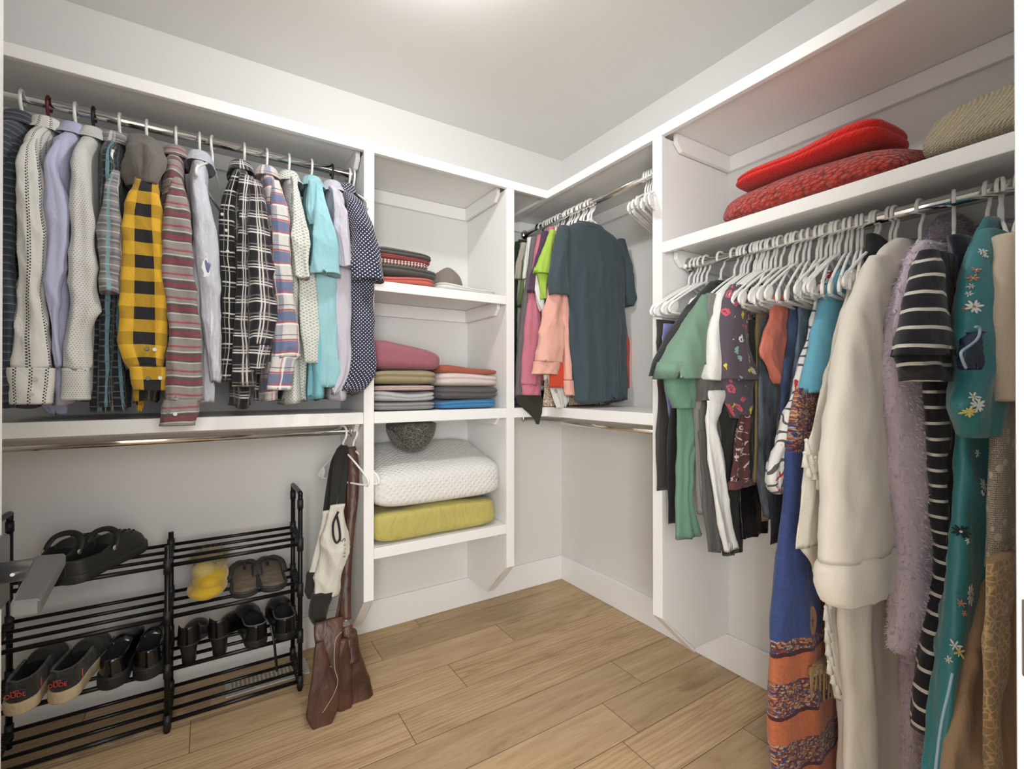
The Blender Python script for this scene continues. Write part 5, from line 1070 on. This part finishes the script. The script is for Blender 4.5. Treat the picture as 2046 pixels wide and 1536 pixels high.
def sole_mesh(L, wp, zt, zb, grow=1.06, M=40, zoff=None, y0=0.0, arch=0.0):
    ss = (1 - np.cos(np.linspace(0, math.pi, M))) / 2; V = []; Fc = []
    for s in ss:
        w = np.interp(s, *zip(*wp)) * grow; e0 = .11; w *= math.sqrt(max(0.0, 1 - ((e0 - s) / e0) ** 2)) if s < e0 else 1
        e1 = .80; w *= math.sqrt(max(0.0, 1 - ((s - e1) / (1 - e1)) ** 2)) ** .85 if s > e1 else 1
        w = max(w, .0015); zo = zoff(s) if zoff else 0; y = (s - .5) * L * (1 + (grow - 1) * .5) + .5 * L
        ar = arch * math.exp(-((s - .42) / .13) ** 2)
        for x, zz in ((-w * .97, zb + ar), (-w, zb + .003 + ar), (-w, zt - .002), (-w * .96, zt), (w * .96, zt), (w, zt - .002), (w, zb + .003 + ar), (w * .97, zb + ar)): V.append((x, y, zz + zo))
    for i in range(M - 1):
        for k in range(8): k2 = (k + 1) % 8; Fc.append((i * 8 + k, i * 8 + k2, (i + 1) * 8 + k2, (i + 1) * 8 + k))
    Fc.append(tuple(range(7, -1, -1))); Fc.append(tuple((M - 1) * 8 + k for k in range(8)))
    return newmesh('sole', V, Fc)
def put(o, t): o.parent = t; return o
def lpart(name, me, mt, t):
    return link(name, me, mt, t, (0, 0, 0))
def shoe(label, name, x, y, tier, yaw, kind, cat='shoe', dz=0.0, group=None, sc=1.0):
    t = thing(name, label, cat, (x, y, tz(tier, y) + .0075 + dz), group); t.rotation_euler = (math.atan(SL), 0, yaw); t.scale = (sc,) * 3
    WP = [(0, .031), (.12, .036), (.35, .034), (.55, .040), (.72, .047), (.86, .044), (1, .04)]
    def upper(L, wp, hp, op, mt, lin, zo=None, base=0.0, **k):
        V, Fc, sl = shoe_data(L, wp, hp, op, (lambda s: base + (zo(s) if zo else 0)), **k); me = newmesh('upper', V, Fc)
        o = lpart('upper', me, [mt, lin], t); me.polygons.foreach_set('material_index', sl); return o
    if kind == 'sneaker':
        upper(.28, WP, [(0, .066), (.1, .068), (.25, .056), (.45, .062), (.55, .072), (.75, .055), (.9, .042), (1, .02)], (.03, .50), M_canvas, M_shoein, base=.026)
        lpart('sole', sole_mesh(.285, WP, .034, .0, 1.10), M_solecream, t)
        V, Fc = ell_data((0, -.0015, .064), (.026, .004, .014), 20, 10); lpart('heel_patch', newmesh('heel_patch', V, Fc), M_patch, t)
        for txt, zc, sz_ in (('HEY', .0685, .011), ('DUDE', .0555, .017)):
            c = bpy.data.curves.new('heel_text', 'FONT'); c.body = txt; c.size = sz_; c.align_x = 'CENTER'; c.extrude = .0006; tmp = bpy.data.objects.new('tmp', c)
            me = bpy.data.meshes.new_from_object(tmp); bpy.data.objects.remove(tmp); me.transform(Matrix.Translation((0, -.0058, zc - .001)) @ Matrix.Rotation(math.pi / 2, 4, 'X')); lpart('lettering', me, M_hdtext, t)
        lpart('side_tag', newmesh('side_tag', *merge([ell_data((.0385, .045, .055), (.0015, .004, .016), 8, 6)])), M_hdtext, t)
        lpart('collar_piping', newmesh('collar_piping', *sweep_data([(a * .0305, b, c_) for a, b, c_ in ((-.95, .135, .083), (-1.02, .10, .083), (-1.0, .05, .087), (-.8, .02, .091), (0, .006, .092), (.8, .02, .091), (1.0, .05, .087), (1.02, .10, .083), (.95, .135, .083))], .004, 8)), M_canvas2, t)
    elif kind == 'loafer':
        upper(.275, WP, [(0, .060), (.1, .062), (.3, .052), (.42, .058), (.5, .066), (.7, .058), (.88, .044), (1, .02)], (.03, .46), M_patent, M_shoein, base=.032)
        lpart('sole', sole_mesh(.28, WP, .036, 0, 1.12, arch=.008), M_rubber, t)
        lpart('welt', newmesh('welt', *sweep_data([(math.copysign(1, a) * np.interp(s, *zip(*WP)) * 1.06 * (math.sqrt(max(0, 1 - ((.11 - s) / .11) ** 2)) if s < .11 else 1), s * .275, .037) for a, s in [(-1, q) for q in np.linspace(.7, .01, 18)] + [(1, q) for q in np.linspace(.01, .7, 18)]], .003, 6)), M_rubber, t)
    elif kind == 'pump':
        zo = lambda s: .058 * (1 - min(max((s - .12) / .5, 0), 1) ** .9 * 1.0) if s < .62 else 0.0
        wp = [(0, .027), (.12, .031), (.35, .029), (.6, .036), (.74, .042), (.88, .038), (1, .03)]
        upper(.235, wp, [(0, .058), (.1, .060), (.3, .046), (.5, .038), (.58, .042), (.75, .04), (.9, .032), (1, .014)], (.03, .60), M_leather_b, M_shoein, zo, base=.006)
        lpart('sole', sole_mesh(.235, wp, .007, 0.002, 1.02, zoff=zo), M_rubber, t)
        V = []; Fc = []
        for i, (zz, wx, ya, yb_) in enumerate(((.0, .019, .008, .05), (.03, .020, .004, .056), (.062, .026, .0, .075))):
            for q in range(16):
                a = 2 * math.pi * q / 16; V.append((wx * math.copysign(abs(math.cos(a)) ** .7, math.cos(a)), (ya + yb_) / 2 + (yb_ - ya) / 2 * math.copysign(abs(math.sin(a)) ** .7, math.sin(a)), zz))
        for i in range(2):
            for q in range(16): Fc.append((i * 16 + q, i * 16 + (q + 1) % 16, (i + 1) * 16 + (q + 1) % 16, (i + 1) * 16 + q))
        Fc.append(tuple(range(15, -1, -1))); lpart('heel', newmesh('heel', V, Fc), M_heelb, t)
    elif kind == 'slipon':
        wp = [(0, .030), (.12, .035), (.35, .034), (.55, .040), (.72, .046), (.86, .042), (1, .035)]
        upper(.25, wp, [(0, .056), (.08, .057), (.2, .044), (.34, .042), (.46, .054), (.7, .046), (.9, .034), (1, .014)], (.03, .44), M_leather_b, M_shoein, base=.020)
        lpart('sole', sole_mesh(.252, wp, .023, 0, 1.03), M_rubber, t)
        lpart('topline', newmesh('topline', *sweep_data(smooth_path([(-.031, .105, .064), (-.0325, .06, .064), (-.030, .025, .073), (-.016, .006, .077), (0, .002, .0785), (.016, .006, .077), (.030, .025, .073), (.0325, .06, .064), (.031, .105, .064)], 3), .0028, 6)), M_edge, t)
    elif kind == 'sandal':
        wp = [(0, .036), (.12, .041), (.35, .040), (.6, .047), (.78, .051), (.9, .046), (1, .04)]
        lpart('sole', sole_mesh(.26, wp, .016, 0, 1.10), M_sandrub, t)
        lpart('footbed', sole_mesh(.245, wp, .0175, .012, .93), M_foot, t)
        lpart('rim', newmesh('rim', *sweep_data([(g * np.interp(s, *zip(*wp)) * 1.07 * (math.sqrt(max(0, 1 - ((.11 - s) / .11) ** 2)) if s < .11 else 1) * (math.sqrt(max(0, 1 - ((s - .8) / .2) ** 2)) ** .85 if s > .8 else 1), (s - .5) * .268 + .13, .017) for g, s in [(-1, q) for q in np.linspace(.002, .998, 26)] + [(1, q) for q in np.linspace(.998, .002, 26)]], .005, 8, True)), M_sandrub, t)
        lpart('strap', newmesh('strap', *sweep_data(smooth_path([(-.052, .12, .014), (-.045, .15, .045), (-.02, .178, .056), (0, .192, .05), (.02, .178, .056), (.045, .15, .045), (.052, .12, .014)], 4), .009, 8, flat=(.5, 1.2))), M_sandrub, t)
        lpart('toe_post', newmesh('toe_post', *sweep_data([(0, .192, .05), (0, .196, .03), (0, .197, .014)], .0055, 8)), M_sandrub, t)
    elif kind == 'clog':
        wp = [(0, .038), (.12, .044), (.35, .044), (.6, .051), (.78, .055), (.9, .05), (1, .042)]
        upper(.27, wp, [(0, .05), (.1, .05), (.3, .042), (.44, .056), (.52, .074), (.7, .070), (.88, .052), (1, .026)], (.03, .50), M_clog, M_shoein, base=.022)
        lpart('sole', sole_mesh(.275, wp, .026, 0, 1.05), M_clog, t)
        lpart('strap', newmesh('strap', *sweep_data(smooth_path([(-.050, .118, .062), (-.049, .132, .085), (-.035, .145, .104), (0, .152, .112), (.035, .145, .104), (.049, .132, .085), (.050, .118, .062)], 4), .0075, 8, flat=(.6, 1.2))), M_clog, t)
        for g in (-1, 1): lpart('rivet', newmesh('rivet', *ell_data((g * .0525, .118, .064), (.004, .009, .009), 12, 8)), M_rivet, t)
        for (hx_, hy) in ((-.02, .185), (0, .18), (.02, .185), (-.03, .205), (-.01, .205), (.01, .205), (.03, .205), (-.018, .228), (.0, .23), (.018, .228)):
            hz_ = .022 + np.interp(hy / .27, [.52, .7, .88, 1], [.074, .070, .052, .026]) * (.78 + .22 * (1 - min(abs(hx_) / .036, 1) ** 2.2)); lpart('vent_hole', newmesh('vent_hole', *ell_data((hx_, hy, hz_), (.0045, .0045, .004), 10, 6)), M_shoein, t)
    return t
M_canvas = fab('charcoal_canvas', '#35342f', var=.25); M_canvas2 = fab('grey_knit_collar', '#4e4c49', var=.3); M_shoein = mat('shoe_lining', '#0d0d10', .9); M_solecream = mat('cream_foam_sole', '#c7b491', .8, bump=cloth_bump(.4)); M_patch = mat('heel_patch_rubber', '#23221f', .6); M_hdtext = mat('coral_lettering', '#d2584f', .6)
M_patent = mat('black_polished_leather', '#0e0e0f', .22, spec=.6, coat=.4); M_rubber = mat('black_rubber_sole', '#1d1d1c', .55); M_leather_b = mat('black_leather', '#121213', .32, spec=.5); M_heelb = mat('black_stacked_heel', '#1b1a19', .4); M_edge = mat('grey_topline', '#5a5958', .5)
M_sandrub = mat('dark_sandal_rubber', '#33302c', .6); M_foot = mat('worn_brown_footbed', '#6e6252', .7, build=lambda N, c: N.mix(N.noise(N.obj(), 40, 4)[0], srgb('#574b3e'), srgb('#857866'))); M_clog = mat('dark_foam_clog', '#2a2b27', .55); M_rivet = mat('silver_rivet', '#b8b6b0', .3, .6)
shoe('dark slip-on sneaker at the left end of the third tier', 'sneaker', at(38, 1330, 'y', -.32)[0], -.335, 2, -.12, 'sneaker')
shoe('dark slip-on sneaker touching the chunky black loafers', 'sneaker', at(122, 1330, 'y', -.32)[0], -.335, 2, -.22, 'sneaker')
shoe('chunky black loafer beside the dark sneakers', 'loafer', at(222, 1330, 'y', -.32)[0], -.33, 2, -.12, 'loafer', sc=1.0)
shoe('chunky black loafer beside the middle post of the rack', 'loafer', at(294, 1330, 'y', -.32)[0], -.33, 2, -.05, 'loafer', sc=1.0)
shoe('black block-heeled pump next to the middle post of the rack', 'high_heel', at(375, 1300, 'y', -.31)[0], -.315, 2, -.12, 'pump', sc=1.08)
shoe('black block-heeled pump beside the pair of flat slip-ons', 'high_heel', at(434, 1300, 'y', -.31)[0], -.315, 2, -.28, 'pump', sc=1.08)
shoe('black flat slip-on shoe with a loose strap hanging down', 'slip_on_shoe', at(515, 1280, 'y', -.31)[0], -.315, 2, .12, 'slipon', sc=1.05)
shoe('black flat slip-on shoe beside the right post of the rack', 'slip_on_shoe', at(572, 1270, 'y', -.31)[0], -.315, 2, .02, 'slipon', sc=1.05)
strip('shoe_strap', [at(540, 1250, 'y', -.30), at(546, 1285, 'y', -.325), at(549, 1312, 'y', -.33), at(553, 1343, 'y', -.33)], .0085, .002, M_leather_b, bpy.data.objects['slip_on_shoe'], (1, 0, 0))
shoe('brown footbed sandal beside the yellow plush slipper', 'sandal', at(490, 1180, 'y', -.30)[0], -.285, 1, -.05, 'sandal')
shoe('brown footbed sandal beside the right post, second tier', 'sandal', at(550, 1170, 'y', -.30)[0], -.285, 1, .03, 'sandal')
shoe('dark foam clog partly behind the door handle', 'clog', at(62, 1140, 'y', -.31)[0], -.335, 0, -.5, 'clog')
shoe('dark foam clog nearest the middle of the top tier', 'clog', at(135, 1140, 'y', -.31)[0], -.335, 0, -.62, 'clog')
# yellow plush slipper
t = thing('plush_slipper', 'yellow plush slipper with a shaggy beige tuft on the second tier', 'slipper', (at(408, 1200, 'y', -.27)[0], -.275, tz(1, -.275) + .0078)); t.rotation_euler = (math.atan(SL), 0, -.15)
M_yel = fab('yellow_plush', '#cba72b', sheen=.5, st=.3); M_tuft = fab('beige_shag', '#a3936c', sheen=.4)
V, Fc = ell_data((0, .07, .030), (.062, .085, .030), 32, 16); lpart('sole', newmesh('sole', V, Fc), M_yel, t)
V, Fc = ell_data((.008, .085, .062), (.056, .080, .042), 32, 16); lpart('upper', newmesh('upper', V, Fc), M_yel, t)
V, Fc = ell_data((-.008, .06, .094), (.040, .036, .034), 24, 14); ob = lpart('pompom', newmesh('pompom', V, Fc), fab('pale_plush', '#b9a566', sheen=.4), t)
V, Fc = ell_data((.005, .105, .115), (.055, .04, .045), 24, 14); ob2 = lpart('tuft_base', newmesh('tuft_base', V, Fc), M_tuft, t)
rs_ = np.random.RandomState(3); V = []; Fc = []
for i in range(900):
    d = rs_.normal(size=3); d /= np.linalg.norm(d); d[2] = abs(d[2]) * .8; p = np.array([.005, .105, .115]) + d * [.052, .038, .042]; e_ = p + d * rs_.uniform(.012, .04) + [rs_.normal() * .012, 0, -.004]; s_ = np.cross(d, rs_.normal(size=3)); s_ /= np.linalg.norm(s_); k = len(V); V += [p - s_ * .0012, p + s_ * .0012, e_]; Fc.append((k, k + 1, k + 2))
ob = lpart('shaggy_tuft', newmesh('shaggy_tuft', V, Fc), M_tuft, t); ob['kind'] = 'stuff'

# floor register behind the rack
t = thing('floor_vent', 'white floor vent register beneath the right half of the shoe rack', 'floor vent', (-1.60, -.12, 0))
M_vent = mat('white_vent_metal', '#cfcdc7', .45)
bm = bmesh.new(); x0, x1, y0, y1 = -1.735, -1.445, -.205, -.085
for a in ((x0, x1, y0, y0 + .018), (x0, x1, y1 - .018, y1), (x0, x0 + .022, y0 + .018, y1 - .018), (x1 - .022, x1, y0 + .018, y1 - .018)): box_bm(bm, *a, .0006, .006, .001)
bm_obj('frame', bm, M_vent, t)
for i in range(17):
    xx = x0 + .03 + i * (x1 - x0 - .06) / 16
    for (ya, yb_) in ((y0 + .019, y0 + .057), (y0 + .063, y1 - .019)): box('louver', xx - .0035, xx + .0035, ya, yb_, .001, .0052, M_vent, t, .0005)

# ------------------------------------------------------------------ bags on the low rod
M_bag = mat('brown_bag_leather', '#4a2f25', .42, build=lambda N, c: N.mix(N.ramp(N.noise(N.obj(), 9, 4)[0], [(.3, (0, 0, 0)), (.7, (1, 1, 1))]), srgb('#3a241d'), srgb('#5f3d2e')), bump=cloth_bump(.5), spec=.45)
M_thread = mat('pale_stitching', '#b9a58c', .8)
XH1 = at(685, 862, 'y', -.28)[0]; XH2 = at(706, 862, 'y', -.28)[0]
hanger((XH1, -.28, LZ), 'white hanger carrying the black and cream canvas tote', HP + .42, sx=.75)
hanger((XH2, -.28, LZ), 'white hanger carrying the brown leather satchel', HP + .42, sx=.75)
tb = thing('satchel', 'brown leather satchel with an open flap, hanging to the floor', 'bag', (XH2, -.3, .02))
yb = -.45
tube('body', pr(yb, [(1262, 684, 712), (1290, 680, 716), (1330, 676, 728), (1370, 674, 742), (1400, 676, 752), (1420, 682, 752)], [.025, .03, .045, .055, .06, .06], dy=[0, 0, .01, .02, .02, .02]), M_bag, tb, p=3.2, fold=.004, nf=3, hollow=.004, N=56)
tube('front_compartment', pr(yb, [(1268, 672, 690), (1300, 667, 696), (1340, 662, 698), (1390, 664, 697), (1420, 676, 700)], [.012, .016, .02, .022, .022], dy=[-.035] * 5), M_bag, tb, p=3, fold=.003, nf=2, hollow=.004)
tube('flap', pr(yb, [(1235, 626, 684), (1255, 624, 680), (1280, 626, 672), (1310, 622, 668), (1345, 632, 672), (1358, 668, 674)], .010, dy=[-.012, -.03, -.045, -.055, -.062, -.062]), M_bag, tb, p=3, fold=.003, nf=2, hollow=.003)
tube('open_flap', pr(yb, [(1268, 624, 640), (1310, 616, 650), (1360, 606, 668), (1395, 600, 664), (1420, 614, 650), (1440, 628, 640)], .007, dy=[-.06, -.075, -.085, -.09, -.092, -.092]), M_bag, tb, p=3, fold=.004, nf=2, hollow=.003)
sweep('edge_stitching', smooth_path([at(u, v, 'y', yb - .098) for u, v in ((683, 1262), (672, 1275), (668, 1300), (669, 1335), (675, 1360), (668, 1385), (652, 1412), (644, 1424))], 5), .0011, M_thread, tb, 6)
disc('brass_stud', at(660, 1331, 'y', yb - .075), .0042, .004, mat('brass', '#a8905a', .3, .9), tb)
strip('strap', [at(700, 893, 'y', -.285), at(706, 930, 'y', -.31), at(706, 990, 'y', -.34), at(700, 1060, 'y', -.37), at(694, 1130, 'y', -.40), at(691, 1190, 'y', -.43), at(692, 1237, 'y', -.45)], [.040, .043, .038, .030, .032, .036, .036], .005, M_bag, tb, (1, -.2, 0))
strip('strap', [at(700, 893, 'y', -.275), at(690, 935, 'y', -.27), at(688, 1000, 'y', -.29), at(690, 1100, 'y', -.32), at(686, 1180, 'y', -.36), at(676, 1236, 'y', -.40)], [.036, .03, .026, .026, .026, .026], .005, M_bag, tb, (1, .3, 0))
strip('strap_tab', [at(694, 1250, 'y', -.455), at(700, 1285, 'y', -.478), at(708, 1325, 'y', -.50)], [.034, .04, .036], .006, M_bag, tb, (1, 0, 0))
a = at(693, 1245, 'y', -.454); sweep('buckle_ring', [a + np.array(p) for p in ((-.021, 0, .011), (.021, 0, .011), (.021, 0, -.011), (-.021, 0, -.011))], .0022, M_steel, tb, 8, True)
tc = thing('tote_bag', 'cream canvas tote with black straps and black base, hanging beside the satchel', 'bag', (XH1, -.32, .5))
M_canv = fab('cream_canvas', '#cfcbc0', st=.7); M_bcanv = fab('black_canvas', '#2c2b28', st=.6, var=.2)
yt_ = -.40
tube('canvas_back', pr(yt_ + .03, [(1020, 644, 668), (1060, 638, 670), (1120, 622, 672), (1148, 614, 672)], .012), M_canv, tc, fold=.004, nf=3)
tube('canvas_body', pr(yt_, [(1008, 660, 690), (1040, 652, 693), (1090, 643, 694), (1140, 634, 688), (1180, 624, 681), (1194, 622, 673)], [.012, .02, .026, .028, .028, .026]), M_canv, tc, fold=.006, nf=3, wr=.007, N=56)
tube('base_panel', pr(yt_ - .002, [(1182, 622, 672), (1205, 617, 664), (1228, 616, 655), (1245, 626, 648), (1250, 634, 643)], [.028, .03, .028, .022, .014]), M_bcanv, tc, fold=.004, nf=2, wr=.005, hollow=.004)
tube('base_corner', pr(yt_ + .03, [(1142, 612, 636), (1160, 609, 632), (1180, 607, 626), (1194, 616, 624)], .014), M_bcanv, tc, fold=.003, nf=2, hollow=.004)
strip('strap', [at(687, 890, 'y', -.30), at(678, 905, 'y', -.32), at(672, 950, 'y', -.345), at(666, 1000, 'y', -.365), at(656, 1050, 'y', -.385)], [.022, .032, .034, .026, .014], .004, M_bcanv, tc, (1, -.2, 0))
strip('strap', [at(688, 890, 'y', -.29), at(689, 910, 'y', -.31), at(686, 960, 'y', -.345), at(681, 1000, 'y', -.375), at(676, 1022, 'y', -.39)], [.022, .028, .028, .024, .020], .004, M_bcanv, tc, (1, -.2, 0))
strip('strap', [at(685, 890, 'y', -.27), at(668, 920, 'y', -.28), at(658, 970, 'y', -.30), at(650, 1026, 'y', -.325)], [.02, .024, .022, .020], .004, M_bcanv, tc, (1, .2, 0))
sweep('loop_handle', smooth_path([at(u, v, 'y', yt_ - .034) for u, v in ((676, 1022), (666, 1045), (666, 1070), (672, 1084), (679, 1076), (678, 1055), (673, 1030))], 5), .0042, M_bcanv, tc, 8)
for ch, v in (('S', 1078), ('A', 1092), ('H', 1108)):
    c = bpy.data.curves.new('bag_text', 'FONT'); c.body = ch; c.size = .026; c.align_x = 'CENTER'; c.extrude = .0004; tmp = bpy.data.objects.new('tmp', c); me = bpy.data.meshes.new_from_object(tmp); bpy.data.objects.remove(tmp)
    p = at(690, v, 'y', yt_ - .0295); me.transform(Matrix.Translation(Vector(p)) @ Matrix.Rotation(math.pi / 2, 4, 'X') @ Matrix.Rotation(math.pi / 2, 4, 'Z')); link('lettering', me, M_bcanv, tc)
